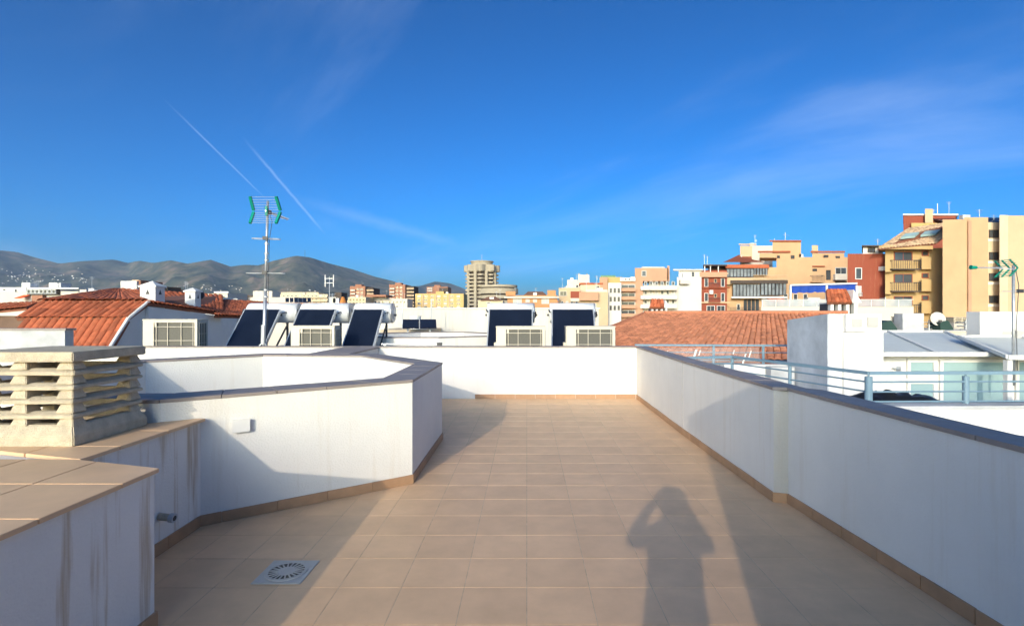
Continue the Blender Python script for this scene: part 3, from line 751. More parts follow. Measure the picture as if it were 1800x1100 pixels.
dish('d', 'black satellite dish on the left tiled roof', 351, 519, 23.6, .19, darkm, 0.5)
dish('d', 'pale grey satellite dish among the far left rooftops', 414, 530, 34, .20, offwhite, 0.6)
# grey wall end beside the left roof
gw = thing('side_wall', 'grey weathered wall end in front of the left tiled roof', 'wall', (-13.5, 13.0, -12))
box(-2.0, 2.15, 0, .25, 0, 13.22).build('wall', concg, gw); box(-2.05, 2.2, -.03, .28, 13.222, 13.27).build('coping', copem, gw)
# right big roof
rh = thing('tiled_house', 'long house with a weathered terracotta roof beyond the right railing', 'house', (9, 26, -12))
ex = Vector((.943, -.333)); up_ = Vector((.333, .943))
def RQ(s, u, z): p = Vector((6.75, 30.0)) + ex * s - up_ * u; return Vector((p.x - 9, p.y - 26, z + 12))
tiled(rh, [RQ(-2.4, 11, .05), RQ(10, 11, .05), RQ(10, 0, 1.60), RQ(0, 0, 1.60)], .235, .5, terra2, 0)
MB().add([RQ(-2.1, 10.4, -12), RQ(9.8, 10.4, -12), RQ(9.8, -4, -12), RQ(-2.1, -4, -12), RQ(-2.1, 10.4, -.1), RQ(9.8, 10.4, -.1), RQ(9.8, 0, 1.42), RQ(.1, 0, 1.42), RQ(9.8, -4, .9), RQ(-1, -4, .9)],
         [(0,1,5,4),(1,2,8,6,5),(2,3,9,8),(3,0,4,7,9),(4,5,6,7),(7,6,8,9)]).build('wall', white2, rh)
MB().path([RQ(-.1, 0, 1.66), RQ(10, 0, 1.66)], .11, 8).build('ridge', terra2, rh)
MB().path([RQ(-.05, 0, 1.64), RQ(-2.4, 11, .12)], .09, 8).build('hip', terra2, rh)
def tilechimney(label, px0, px1, ytop, yb, D):
    w_ = (px1 - px0) / F * D; h_ = (yb - ytop) / F * D; a = P(px0, yb, D)
    r = thing('roof_chimney', label, 'chimney', (a.x, D, a.z), 0)
    for x in (0.12, .34, .58, .8): box(w_*x, w_*(x+.09), 0, w_*.6, -.4, h_*.42).build('pier', white2, r)
    box(w_*.1, w_*.9, .25, w_*.55, -.4, h_*.36).build('dark_core', darkm, r)
    tiled(r, [Vector((0, -.1, h_*.40)), Vector((w_*.72, -.1, h_*.40)), Vector((w_*.78, w_*.3, h_)), Vector((w_*.16, w_*.3, h_))], .22, .3, terra, 0)
    MB().add([(w_*.72,-.1,h_*.40),(w_*1.0,-.08,h_*.42),(w_*.78,-.05,h_),(w_*.72,w_*.6,h_*.40),(w_*1.0,w_*.6,h_*.42),(w_*.78,w_*.6,h_)], [(0,1,2),(5,4,3),(0,3,4,1),(1,4,5,2),(2,5,3,0)]).build('gable_end', white2, r)
tilechimney('small tile roofed chimney above the ridge of the long terracotta roof', 1141, 1177, 527, 550, 31)
tilechimney('tile roofed chimney in front of the glass balustrade, right of the blue awning', 1453, 1513, 509, 548, 27.5)

# ================================================================== NEIGHBOUR TERRACE AT THE RIGHT
nt_ = box(2.9, 22, 8.3, 21, -1.5, -1.3).build('neighbour_terrace', offwhite); tag(nt_, kind='structure')
kw = thing('terrace_wall', 'bright white low wall below the blue railing at the right', 'wall', (5.2, 7.85, -12))
MB().prism([(-.25,.0),(9.5,.2),(9.5,.5),(0,.35)], 0, 12.22).build('wall', white2, kw)
MB().prism([(-.28,-.03),(9.5,.17),(9.5,.53),(-.02,.4)], 12.222, 12.27).build('coping', concg, kw)
MB().prism([(-.27,.36),(.02,.36),(-.72,3.3),(-1.0,3.3)], 0, 12.2).build('side_wall', white2, kw)
# white sheet roof under our right parapet
lr = thing('lower_roof', 'white flat roof down below, just outside the right parapet', 'roof', (3, 3, -12))
MB().prism([(-.35,-4),(6,-4),(8.2,4.7),(2.0,4.7),(-.5,2)], 0, 10.4).build('slab', white2, lr)
def railing(label, pts, ztop, zb, posts, bars, thick=(), r=.022):
    a = pts[0]; o = thing('railing', label, 'railing', (a[0], a[1], zb))
    Q = [Vector((x - a[0], y - a[1], 0)) for x, y in pts]; h_ = ztop - zb
    for p, q in zip(Q, Q[1:]):
        MB().bar(p + Vector((0,0,h_)), q + Vector((0,0,h_)), .055, .05).build('top_rail', bluer, o)
        for k in range(bars):
            z = h_ * (k + .35) / (bars + .25); MB().tube(p + Vector((0,0,z)), q + Vector((0,0,z)), .014, .014, 8).build('rail', bluer, o)
    for (x, y, t_) in posts:
        v = Vector((x - a[0], y - a[1], 0)); MB().tube(v, v + Vector((0,0,h_ - (.05 if t_ > .04 else 0))), t_, t_, 12).build('post', bluer, o)
        if t_ > .04: MB().tube(v + Vector((0,0,h_ - .05)), v + Vector((0,0,h_)), .015, .015, 8).build('pin', bluer, o)
    return o
railing('pale blue three bar railing running across the right behind the parapet', [(3.15,10.75),(4.29,11.05),(5.2,8.05),(14.6,8.3)], .735, .25, [(4.29,11.05,.03),(4.75,9.55,.03),(5.2,8.05,.055),(6.72,8.1,.045),(8.7,8.15,.045)], 3)
railing('farther pale blue railing in front of the terracotta roof', [(2.9,14.2),(4.98,14.1),(6.95,14.0)], .79, .1, [(4.98,14.1,.035),(6.28,14.05,.035)], 3)
sh = thing('plastic_sheet', 'torn clear plastic sheet tied along the farther blue railing', 'sheet', (3.2, 13.95, .18))
shm = mat('clear_sheet', (0.8, 0.75, 0.72), 0.35, 0.2, 6, alpha=0.16)
vs, fs = [], []
for i in range(33):
    for j in range(5): vs.append((i * .092, .03 * math.sin(i * 1.7 + j) + random.gauss(0, .012), j * .14))
for i in range(32):
    for j in range(4): a = i * 5 + j; fs.append((a, a + 5, a + 6, a + 1))
MB().add(vs, fs).build('sheet', shm, sh, smooth=True)
for x, z, l_, s_ in ((.42,.28,.2,.02),(.95,.12,.12,.03),(1.12,.18,.34,.05),(1.3,.36,.14,.03),(2.45,.15,.25,.04),(2.62,.3,.18,.025),(2.2,.4,.1,.03),(.7,.2,.1,.03)):
    MB().add([(x, -.05, z), (x + s_, -.06, z - .01), (x + s_ + l_*.35, -.05, z + l_), (x + l_*.3, -.055, z + l_*.95), (x + s_*1.2, -.045, z + l_*.5)], [(0,1,4), (1,2,3,4)]).build('tear', white2, sh)
bw = thing('low_wall', 'low white wall segment behind the blue railing, left of the grey sided block', 'wall', (4.7, 12.6, -1.3))
MB().prism([(0,0),(1.45,-.1),(1.45,.15),(0,.25)], 0, 1.72).build('wall', white2, bw); MB().prism([(.95,-.35),(1.5,-.35),(1.5,-.11),(.95,-.07)], 0, 1.70).build('grey_return', concg, bw)
# white block with a grey side
sb = thing('roof_block', 'white stair block with a mottled grey side wall and two vents', 'building', (6.28, 11.0, -1.3))
MB().add([(0,0,0),(1.1,0,0),(1.1,1.7,0),(0,1.7,0),(0,0,2.93),(1.1,0,2.93),(1.1,1.7,2.78),(0,1.7,2.78)], [(0,3,2,1),(4,5,6,7),(0,1,5,4),(1,2,6,5),(2,3,7,6)]).build('wall', white2, sb)
MB().hexa([(-.03,.0,0),(-.002,.0,0),(-.002,1.7,0),(-.03,1.7,0)], [(-.03,.0,2.93),(-.002,.0,2.93),(-.002,1.7,2.78),(-.03,1.7,2.78)]).build('grey_side', mat('mottled_grey', (0.50, 0.52, 0.54), 0.9, 0.28, 1.3), sb)
box(.30, .72, -.10, -.002, 2.56, 2.92).build('vent_hood', white2, sb, .006)
box(.42, .62, -.115, -.101, 2.66, 2.83).build('vent_grille', shutter, sb); box(.80, 1.02, -.02, -.002, 2.66, 2.86).build('vent_grille', shutter, sb)
box(.28, 1.1, -.05, -.001, 0, 2.555).build('front_pier', white2, sb)
# veranda with glass roof
ve = thing('veranda', 'white veranda with frosted glass doors under a sloping glazed roof', 'building', (7.45, 11.4, -1.3))
box(0, 7.2, .0, .2, 0, 2.02).build('wall', white2, ve)
def panel(x0, x1, z0, z1):
    f = MB().box(x0, x1, -.05, -.001, z0, z0+.07).box(x0, x1, -.05, -.001, z1-.07, z1).box(x0, x0+.07, -.05, -.001, z0+.07, z1-.07).box(x1-.07, x1, -.05, -.001, z0+.07, z1-.07).build('door_frame', white2, ve)
    box(x0+.071, x1-.071, -.025, -.002, z0+.071, z1-.071).build('pane', frostg, f); return f
panel(.72, 1.35, 1.55, 1.96); panel(.72, 1.35, .2, 1.5); panel(1.42, 2.95, .3, 1.96); panel(3.05, 4.5, .3, 1.96); panel(4.6, 6.6, .3, 1.96)
MB().tube((.55, -.02, 1.75), (.55, -.08, 1.75), .02).tube((.55, -.08, 1.75), (.38, -.08, 1.77), .014).build('door_handle', galv, ve)
box(.50, .60, -.02, -.001, 1.62, 1.8).build('lock_plate', galv, ve)
def roofpanel(q, nbar):
    q = [Vector(v) for v in q]; n_ = Vector((0, 0, .03))
    MB().hexa(q, [p + n_ for p in q]).build('glass_panel', mat('roof_glass', (0.6, 0.61, 0.56), 0.5, 0.05, 2, spec=0.3), ve)
    for k in range(nbar + 1):
        t_ = k / nbar; MB().bar(q[0].lerp(q[1], t_) + Vector((0,0,.04)), q[3].lerp(q[2], t_) + Vector((0,0,.04)), .06, .07).build('roof_bar', white2, ve)
    MB().bar(q[0] + Vector((0,0,.03)), q[1] + Vector((0,0,.03)), .07, .09).build('gutter', white2, ve); MB().bar(q[3] + Vector((0,0,.04)), q[2] + Vector((0,0,.04)), .06, .07).build('roof_bar', white2, ve)
roofpanel([(-.05,-.35,2.06),(2.3,-.35,2.06),(3.6,2.6,2.42),(.6,2.6,2.42)], 2)
roofpanel([(2.0,-1.0,2.05),(7.2,-1.0,2.0),(7.2,1.6,2.36),(2.6,.9,2.36)], 3)
MB().bar((2.05,-.95,2.02), (2.05,-.95,0), .1, .1).build('post', white2, ve); MB().bar((4.35,-.97,1.99), (4.35,-.97,0), .1, .1).build('post', white2, ve)
wbx = thing('roof_block', 'tall plain white block behind the right television aerial', 'building', (11.05, 12.9, -12))
box(0, 4, 0, .4, 0, 13.68).build('wall', white2, wbx); box(.55, 1.15, -.02, -.001, 12.95, 13.2).build('vent_grille', shutter, wbx)
a2 = thing('antenna_mast', 'steel mast with a green yagi aerial at the right edge', 'antenna', (9.75, 10.6, .2))
MB().tube((0,0,0), (0,0,2.4), .028, .026, 12).build('pole', galv, a2, smooth=True)
MB().bar((-.02,0,2.33), (-.86,-.05,2.36), .02, .02).build('boom', alu, a2)
MB().tube((-.90,-.05,2.36), (-.78,-.05,2.355), .045, .03, 10).build('boom_tip', greenp, a2)
for k in range(7): x = -.75 + k * .075; MB().tube((x, -.14, 2.355), (x, .1, 2.355), .006, .006, 6).build('director', alu, a2)
for sg in (1, -1):
    for y in (-.15, .02, .18):
        MB().bar((-.05, y, 2.34), (-.22, y, 2.34 + sg*.17), .022, .022).build('reflector_rail', greenp, a2)
    for k in range(4): f = .35 + k*.2; MB().tube((-.05-.17*f, -.2, 2.34+sg*.17*f), (-.05-.17*f, .22, 2.34+sg*.17*f), .006, .006, 6).build('reflector_rod', greenp, a2)
dip(a2, Vector((.05, -.04, 1.88)), .30, .05)
MB().path([(.02,-.03,2.3), (.08,-.03,2.0), (.03,-.03,1.2), (.06,-.02,.3)], .007).build('cable', darkm, a2); box(.03, .12, -.05, .03, .95, 1.1).build('amplifier_box', shutter, a2)
tb = thing('tarpaulin', 'crumpled black plastic tarpaulin lying behind the blue corner post', 'tarpaulin', (5.3, 8.55, .0))
vs, fs = [], []
for i in range(26):
    for j in range(9):
        x = i * .06; y = j * .06; e_ = math.sin(math.pi * i / 25) ** .5 * math.sin(math.pi * j / 8) ** .5
        vs.append((x, y, .20 + e_ * (.13 + .10 * noise.noise(Vector((x * 5, y * 6, 1))) + .04 * noise.noise(Vector((x * 16, y * 16, 4))))))
for i in range(25):
    for j in range(8): a = i * 9 + j; fs.append((a, a + 9, a + 10, a + 1))
MB().add(vs, fs).build('sheet', blackm, tb, smooth=True); box(.05, 1.4, .03, .45, -1.3, .2).build('pallet', concg, tb)

# ================================================================== TOWN
WIN = {}
def window_mesh(w_, h_, fm, gm):
    k = (round(w_, 1), round(h_, 1), fm.name, gm.name)
    if k not in WIN:
        w_, h_ = k[0], k[1]; t_ = min(.09, w_ * .12)
        f = MB().box(0, w_, -.10, .05, 0, t_).box(0, w_, -.10, .05, h_ - t_, h_).box(0, t_, -.10, .05, t_, h_ - t_).box(w_ - t_, w_, -.10, .05, t_, h_ - t_)
        if w_ > .9: f.box(w_/2 - .03, w_/2 + .03, -.07, .05, t_, h_ - t_)
        g = MB().box(t_, w_ - t_, -.04, .04, t_, h_ - t_)
        ms = []
        for nm, mb, m_ in (('window', f, fm), ('pane', g, gm)):
            me = bpy.data.meshes.new(nm); me.from_pydata(mb.v, [], mb.f); me.materials.append(m_); ms.append(me)
        WIN[k] = ms
    return WIN[k]
BL = []
class Bld:
    def __init__(s, name, label, cat, px0, px1, ytop, D, depth, m, group=None):
        s.px0, s.D, s.k = px0, D, D / F; BL.append(s)
        s.w = (px1 - px0) * s.k; s.d = depth; s.m = m
        s.h = H + (HY - ytop) * s.k + 12
        s.o = thing(name, label, cat, ((px0 - CX) * s.k, D, -12), 0, group)
        dx = depth * max(0, px0 - CX) / F; s.wall = MB().prism([(0, 0), (s.w, 0), (s.w + dx, depth), (dx, depth)], 0, s.h).build('wall', m, s.o)
    def X(s, px, f=0.0): return (px - CX) * (s.D - f) / F - (s.px0 - CX) * s.k
    def Z(s, py, f=0.0): return H + (HY - py) * (s.D - f) / F + 12
    def block(s, px0, px1, y0, y1, m=None, f=0.0, dep=None, name='roof_block'):   # a further volume; f = how far in front of the facade
        e = dep if dep else s.d * .7; dx = (e + f) * max(0, px0 - CX) / F
        return MB().prism([(s.X(px0, f), -f), (s.X(px1, f), -f), (s.X(px1, f) + dx, e), (s.X(px0, f) + dx, e)], s.Z(y1, f), s.Z(y0, f)).build(name, m or s.m, s.o)
    def win(s, px0, px1, y0, y1, fm=None, gm=None, f=0.0):
        a = window_mesh((px1 - px0) * s.k, (y1 - y0) * s.k, fm or white2, gm or glass)
        M = Matrix.Translation((s.X(px0, f), -f, s.Z(y1, f)))
        wo_ = meshinst('window', a[0], s.o, M); g = bpy.data.objects.new('pane', a[1]); C.objects.link(g); g.parent = wo_
    def grid(s, px0, px1, n, y0, y1, m_, fx=.55, fy=.55, fm=None, gm=None, f=0.0, skip=0):
        for i in range(n):
            for j in range(m_):
                if skip and random.random() < skip: continue
                cw_, chh = (px1 - px0) / n, (y1 - y0) / m_
                x = px0 + (i + .5) * cw_; y = y0 + (j + .5) * chh
                s.win(x - cw_ * fx / 2, x + cw_ * fx / 2, y - chh * fy / 2, y + chh * fy / 2, fm, gm if gm else (shutter if random.random() < .22 else glass), f)
    def side(s, n, y0, y1, m_, left=True, fx=.4, fy=.5):
        dz = (s.Z(y0) - s.Z(y1)) / m_; dx = s.d / n
        for i in range(n):
            for j in range(m_):
                a = window_mesh(dx * fx, dz * fy, white2, glass)
                z = s.Z(y1) + dz * (j + .25); yy = dx * (i + .3)
                M = (Matrix.Translation((0, yy + dx*fx, z)) @ Matrix.Rotation(R(-90), 4, 'Z')) if left else (Matrix.Translation((s.w, yy, z)) @ Matrix.Rotation(R(90), 4, 'Z'))
                wo_ = meshinst('window', a[0], s.o, M); g = bpy.data.objects.new('pane', a[1]); C.objects.link(g); g.parent = wo_
    def balcony(s, px0, px1, y0, y1, m=None, dep=1.1, solid=True, rail=None, f=0.0):
        x0, x1, z0, z1 = s.X(px0, dep + f), s.X(px1, dep + f), s.Z(y1, dep + f), s.Z(y0, dep + f)
        b_ = box(x0, x1, -dep - f, -.01 - f, z0, z0 + .16).build('balcony', m or s.m, s.o)
        rm = rail or m or s.m
        if solid: MB().box(x0, x1, -dep - f, -dep + .08 - f, z0 + .162, z1).box(x0, x0 + .08, -dep + .081 - f, -.01 - f, z0 + .162, z1).box(x1 - .08, x1, -dep + .081 - f, -.01 - f, z0 + .162, z1).build('railing', rm, b_)
        else:
            r_ = MB().box(x0, x1, -dep - f, -dep + .06 - f, z1 - .07, z1).box(x0, x0 + .05, -dep + .061 - f, -f, z1 - .07, z1).box(x1 - .05, x1, -dep + .061 - f, -f, z1 - .07, z1)
            n_ = max(3, int((x1 - x0) / .28))
            for i in range(n_ + 1): x = x0 + .02 + (x1 - x0 - .04) * i / n_; r_.box(x - .02, x + .02, -dep + .01 - f, -dep + .05 - f, z0 + .162, z1 - .071)
            r_.build('railing', rm, b_)
    def cornice(s, y=None, t_=.25, ov=.25, m=None, px0=None, px1=None, f=0.0):
        z = s.Z(y) if y else s.h + .002
        x0 = s.X(px0) if px0 else 0; x1 = s.X(px1) if px1 else s.w
        e = s.d + ov if not y else -.003 - f; dx = (e + ov + f) * max(0, s.px0 - CX) / F
        MB().prism([(x0 - ov, -ov - f), (x1 + ov, -ov - f), (x1 + ov + dx, e), (x0 - ov + dx, e)], z, z + t_).build('cornice', m or white2, s.o)
salmon = wallmat('salmon_wall', (0.60, 0.36, 0.24)); peach = wallmat('peach_wall', (0.66, 0.44, 0.26)); orange = wallmat('orange_wall', (0.62, 0.33, 0.16))
ochre = wallmat('ochre_wall', (0.55, 0.40, 0.20)); yellow = wallmat('yellow_wall', (0.66, 0.48, 0.2)); sand = wallmat('sand_wall', (0.66, 0.51, 0.34)); creamw = wallmat('cream_wall', (0.7, 0.61, 0.45))
redw = wallmat('red_wall', (0.33, 0.085, 0.05)); brick = wallmat('brick_wall', (0.40, 0.20, 0.13)); greyb = wallmat('grey_beige_concrete', (0.46, 0.42, 0.33)); pale = wallmat('pale_wall', (0.72, 0.69, 0.63)); bluew = wallmat('cool_white_wall', (0.7, 0.72, 0.73))
darkw = wallmat('dark_paint_and_shade', (0.10, 0.08, 0.07)); brownr = wallmat('brown_roof', (0.30, 0.15, 0.09))  # dark parts; on tower wings and the wall patch this colour paints shade

# --- right: ochre flats with tiled roof
b = Bld('apartment_building', 'ochre flats with dark balconies under a sloping tiled roof at the right', 'building', 1556, 1657, 436, 72, 6, ochre)
for y in (440, 479, 518):
    b.win(1571, 1603, y + 2, y + 18, redw, glass); b.win(1620, 1631, y + 1, y + 10, redw, glass)
    b.balcony(1568, 1619, y + 17, y + 34, darkw, 1.3, False, darkm); b.block(1620, 1637, y + 12, y + 33, ochre, 1.0, -.01, 'flower_bay'); b.block(1556, 1567, y + 15, y + 38, ochre, .9, -.01, 'flower_bay')
tiled(b.o, [p - b.o.location for p in (P(1541, 438, 70.4), P(1645, 428, 70.4), P(1697, 387, 75), P(1596, 402, 77))], .42, .5, mat('dusty_roof_tile', (0.46, 0.31, 0.19), 0.9, 0.25, 1.5, rnd=0.3), 0)
b.block(1545, 1640, 432, 438, ochre, 1.5, 2, 'eave')
for x0, x1 in ((1583, 1608), (1618, 1645)):
    q = [p - b.o.location + Vector((0, 0, .25)) for p in (P(x0, 424 - (x0-1583)*.12, 71.7), P(x1, 421 - (x0-1583)*.12, 71.7), P(x1 + 8, 414 - (x0-1583)*.12, 72.7), P(x0 + 8, 417 - (x0-1583)*.12, 72.7))]
    MB().hexa(q, [p + Vector((-.05, -.1, .25)) for p in q]).build('skylight', frostg, b.o)
b = Bld('apartment_building', 'tall blank peach gable wall with a salmon pilaster at the right', 'building', 1657, 1737, 386, 68.5, 9, peach)
b.block(1702, 1708, 388, 700, salmon, .22, -.002, 'pilaster'); b.block(1695, 1737, 382, 386, peach, .02, 8, 'parapet')
hexp = MB().add([(-.02,-.02,b.Z(436)-3),(b.X(1697),-.02,b.Z(386)+.01),(-.02,-.02,b.Z(386)+.01),(-.02,9,b.Z(386)+.01),(b.X(1697),9,b.Z(386)+.01),(-.02,9,b.Z(436)-3)], [(0,1,2)])
b = Bld('apartment_building', 'cream flats with recessed window strips behind the right mast', 'building', 1737, 1830, 391, 74, 14, creamw)
for y in (404, 443, 480, 519): b.win(1738, 1754, y, y + 14, darkw, glass); b.block(1737, 1757, y + 16, y + 20, white2, .12, -.002, 'sill_band')
b.block(1757, 1840, 379, 700, sand, 1.2, -.01, 'bay'); b.block(1757, 1772, 378, 700, creamw, 1.5, -1.21, 'pier')
for x in (1737, 1768): 
    q = [Vector((b.X(x), 1, b.Z(390))), Vector((b.X(x + 28), 1, b.Z(390))), Vector((b.X(x + 24), 3, b.Z(377))), Vector((b.X(x - 6), 3, b.Z(377)))]
    MB().hexa(q, [p + Vector((0, -.05, .1)) for p in q]).build('solar_panel', solar, b.o)
b = Bld('penthouse_block', 'brick red penthouse with a cream water tank above the ochre flats', 'building', 1588, 1680, 379, 92, 9, redw)
b.block(1602, 1650, 392, 420, yellow, .6, -.01, 'front_block'); b.block(1626, 1640, 367, 392, sand, .7, 2, 'water_tank'); b.cornice(); b.win(1640, 1647, 394, 400)
for x in (1642, 1662):
    q = [Vector((b.X(x), -2, b.Z(394))), Vector((b.X(x + 20), -2, b.Z(394))), Vector((b.X(x + 16), 0, b.Z(385))), Vector((b.X(x - 4), 0, b.Z(385)))]
    MB().hexa(q, [p + Vector((0, -.05, .1)) for p in q]).build('solar_panel', solar, b.o)
MB().tube((b.X(1648), 0, b.h), (b.X(1648), 0, b.Z(358)), .06).build('aerial_pole', galv, b.o)
b = Bld('apartment_building', 'dark red block with one white balcony window left of the ochre flats', 'building', 1490, 1558, 446, 73, 9, redw)
b.win(1503, 1514, 470, 491, white2, glass); b.win(1502, 1514, 502, 523, white2, shutter); b.balcony(1502, 1516, 514, 523, redw, .5, False, galv)
b.block(1517, 1552, 433, 446, white2, -.5, 8, 'penthouse'); b.win(1525, 1538, 435, 444, darkw, glass, -.48); b.block(1515, 1554, 431, 433, darkw, .2, 8, 'roof_edge')
box(b.X(1544), b.X(1551), -.7, -.01, b.Z(476), b.Z(469)).build('air_conditioner_box', white2, b.o)
# glass balustrade terrace with awning
b = Bld('roof_terrace', 'white roof terrace wall with a glass balustrade under the red block', 'building', 1338, 1606, 539, 44, 7, pale)
bg_ = mat('balustrade_glass', (0.55, 0.58, 0.58), 0.2, 0.1, 2, alpha=.45)
for i in range(11):
    x0 = 1340 + i * 24; b.block(x0 + 1, x0 + 23, 527, 538.5, bg_, 0, .03, 'balustrade_panel'); box(b.X(x0) - .03, b.X(x0) + .03, .0, .06, b.h, b.Z(526)).build('post', white2, b.o)
b.block(1338, 1606, 526, 526.8, white2, .02, .06, 'hand_rail')
aw = thing('awning', 'bright blue fabric awning on white posts above the glass balustrade', 'awning', P(1376, 539, 45.5))
k = 45.5 / F
q = [Vector((0, -1.2, 35*k)), Vector((114*k, -1.2, 38*k)), Vector((114*k + 1.3, 1.2, 37*k)), Vector((1.2, 1.2, 34*k))]
MB().hexa(q, [p + Vector((0, 0, .06)) for p in q]).build('canopy', bluea, aw)
nseg = 24; vs, fs = [], []
for i in range(nseg + 1):
    t_ = i / nseg; dz = .12 * math.sin(i * 2.3) + .06 * math.sin(i * 5.1)
    vs += [(114*k*t_, -1.24 + .05 * math.sin(i * 1.9), (23 + 3*t_)*k + dz * .35), (114*k*t_, -1.22, (36 + 3*t_)*k)]
for i in range(nseg): fs.append((2*i, 2*i+2, 2*i+3, 2*i+1))
va = MB().add(vs, fs).build('valance', bluea, aw); va.modifiers.new('thick', 'SOLIDIFY').thickness = .03
MB().bar((0,-1.3,36.5*k), (114*k,-1.3,39.5*k), .12, .12).build('front_bar', white2, aw)
for x in (0, 62*k, 113*k): MB().bar((x, -1.3, 0), (x, -1.3, 36*k), .14, .14).build('post', white2, aw)
# --- cream and glazed-gallery block
b = Bld('apartment_building', 'large peach block with small windows behind the blue awning', 'building', 1365, 1490, 452, 118, 16, peach)
b.block(1358, 1408, 424, 452, peach, -1, 9, 'stair_head'); b.cornice(424, .3, .4, terra, 1358, 1408, -1); b.block(1335, 1388, 445, 453, peach, -.5, 8, 'upper_wall'); b.cornice(444, .4, .3, terra, 1335, 1388, -.5)
b.block(1428, 1484, 445, 453, peach, -.5, 8, 'upper_wall'); b.cornice(444, .4, .3, terra, 1428, 1484, -.5); b.block(1427, 1438, 431, 445, sand, -1.5, 4, 'water_tank')
for r in ((1366,1371,449,454),(1390,1396,449,455),(1448,1456,448,453),(1469,1476,450,454),(1428,1436,472,477),(1452,1460,475,492)): b.win(*r, darkw, glass)
b.balcony(1428, 1449, 484, 496, peach, 1.0, False, darkm); b.win(1468, 1488, 470, 482, white2, glass); b.balcony(1468, 1489, 482, 493, darkw, .9, True, pale); b.block(1468, 1489, 494, 500, darkw, .05, -.001, 'painted_recess_shade')  # last block: no opening, a dark patch on the wall painting shade
b.block(1428, 1450, 467, 469, terra, .4, -.01, 'canopy'); b.grid(1372, 1424, 3, 510, 545, 1, .4, .6)
MB().tube((b.X(1388), 2, b.Z(424)), (b.X(1388), 2, b.Z(406)), .07).tube((b.X(1384), 2, b.Z(410)), (b.X(1396), 2, b.Z(412)), .04).build('aerial', galv, b.o)
b = Bld('apartment_building', 'block with black framed glazed galleries and an orange awning', 'building', 1278, 1366, 470, 113, 15, peach)
b.block(1276, 1348, 488, 500, sand, 1.2, -.01, 'gallery_parapet'); b.block(1275, 1352, 465, 471, terra, 1.5, 4, 'roof_edge')
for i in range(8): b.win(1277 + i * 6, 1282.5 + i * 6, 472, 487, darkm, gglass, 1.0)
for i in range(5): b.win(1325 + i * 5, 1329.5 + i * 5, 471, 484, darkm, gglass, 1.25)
b.balcony(1324, 1385, 483, 492, sand, 1.4, False, sand)
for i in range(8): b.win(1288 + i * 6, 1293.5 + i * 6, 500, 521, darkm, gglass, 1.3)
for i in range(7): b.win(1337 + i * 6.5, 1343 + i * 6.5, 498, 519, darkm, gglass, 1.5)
b.block(1284, 1385, 492.5, 498, darkw, 1.9, -.01, 'canopy'); b.block(1286, 1384, 521, 524, white2, 1.8, -.01, 'slab')
for i in range(4): b.win(1307 + i * 7, 1313 + i * 7, 526, 546, darkm, glass)
b.win(1295, 1301, 534, 545, white2, glass); b.balcony(1284, 1345, 540, 547, darkw, 1.2, False, darkm)
q = [Vector((b.X(1343), -2.6, b.Z(531))), Vector((b.X(1372), -2.6, b.Z(531))), Vector((b.X(1374), -.05, b.Z(522))), Vector((b.X(1346), -.05, b.Z(522)))]
MB().hexa(q, [p + Vector((0, -.02, .08)) for p in q]).build('orange_awning', orangea, b.o)
MB().add([(b.X(1345), -.1, b.Z(461)), (b.X(1270), -.1, b.Z(461)), (b.X(1310), 5, b.Z(448)), (b.X(1322), 5, b.Z(448))], [(0,1,2,3)]).build('roof_slope', terra, b.o)
b = Bld('apartment_building', 'narrow dark red brick block with white balcony bands', 'building', 1232, 1278, 475, 111, 12, redw)
b.block(1230, 1278, 478, 487, salmon, .9, -.01, 'balcony_front'); b.cornice(482, .3, .2, sand); b.cornice(507, .3, .4, terra); b.cornice(533, .3, .4, sand)
for y in (489, 515):
    b.win(1238, 1245, y, y + 15, white2, glass); b.win(1267, 1274, y, y + 15, white2, glass); b.balcony(1246, 1266, y + 8, y + 17, redw, .6, False, darkm); b.win(1255, 1260, y + 1, y + 8, sand, glass)
b.win(1242, 1256, 537, 547, white2, glass); b.win(1260, 1274, 537, 547, white2, glass); box(b.X(1246), b.X(1252), -.6, -.01, b.Z(517), b.Z(510)).build('air_conditioner_box', white2, b.o)
b.block(1236, 1278, 465, 467, darkw, .6, 6, 'pergola_roof')
for x in (1238, 1248, 1262): b.block(x, x + 1.5, 467, 478, white2, .4, -.2, 'pergola_post')
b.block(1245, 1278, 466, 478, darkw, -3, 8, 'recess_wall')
b = Bld('penthouse_block', 'white penthouse with a red sloping roof beside it on the skyline', 'building', 1301, 1358, 432, 132, 10, pale)
b.block(1301, 1322, 432, 460, sand, .3, -.01, 'front_wall'); b.cornice(431, .3, .3, sand, 1299, 1325, .3)
MB().add([(b.X(1262), -4, b.Z(463)), (b.X(1312), -4, b.Z(463)), (b.X(1322), 1, b.Z(447)), (b.X(1302), 1, b.Z(447))], [(0,1,2,3)]).build('roof_slope', terra, b.o)
MB().tube((b.X(1358), -1, b.Z(432)), (b.X(1358), -1, b.Z(420)), .09).build('aerial_pole', galv, b.o)
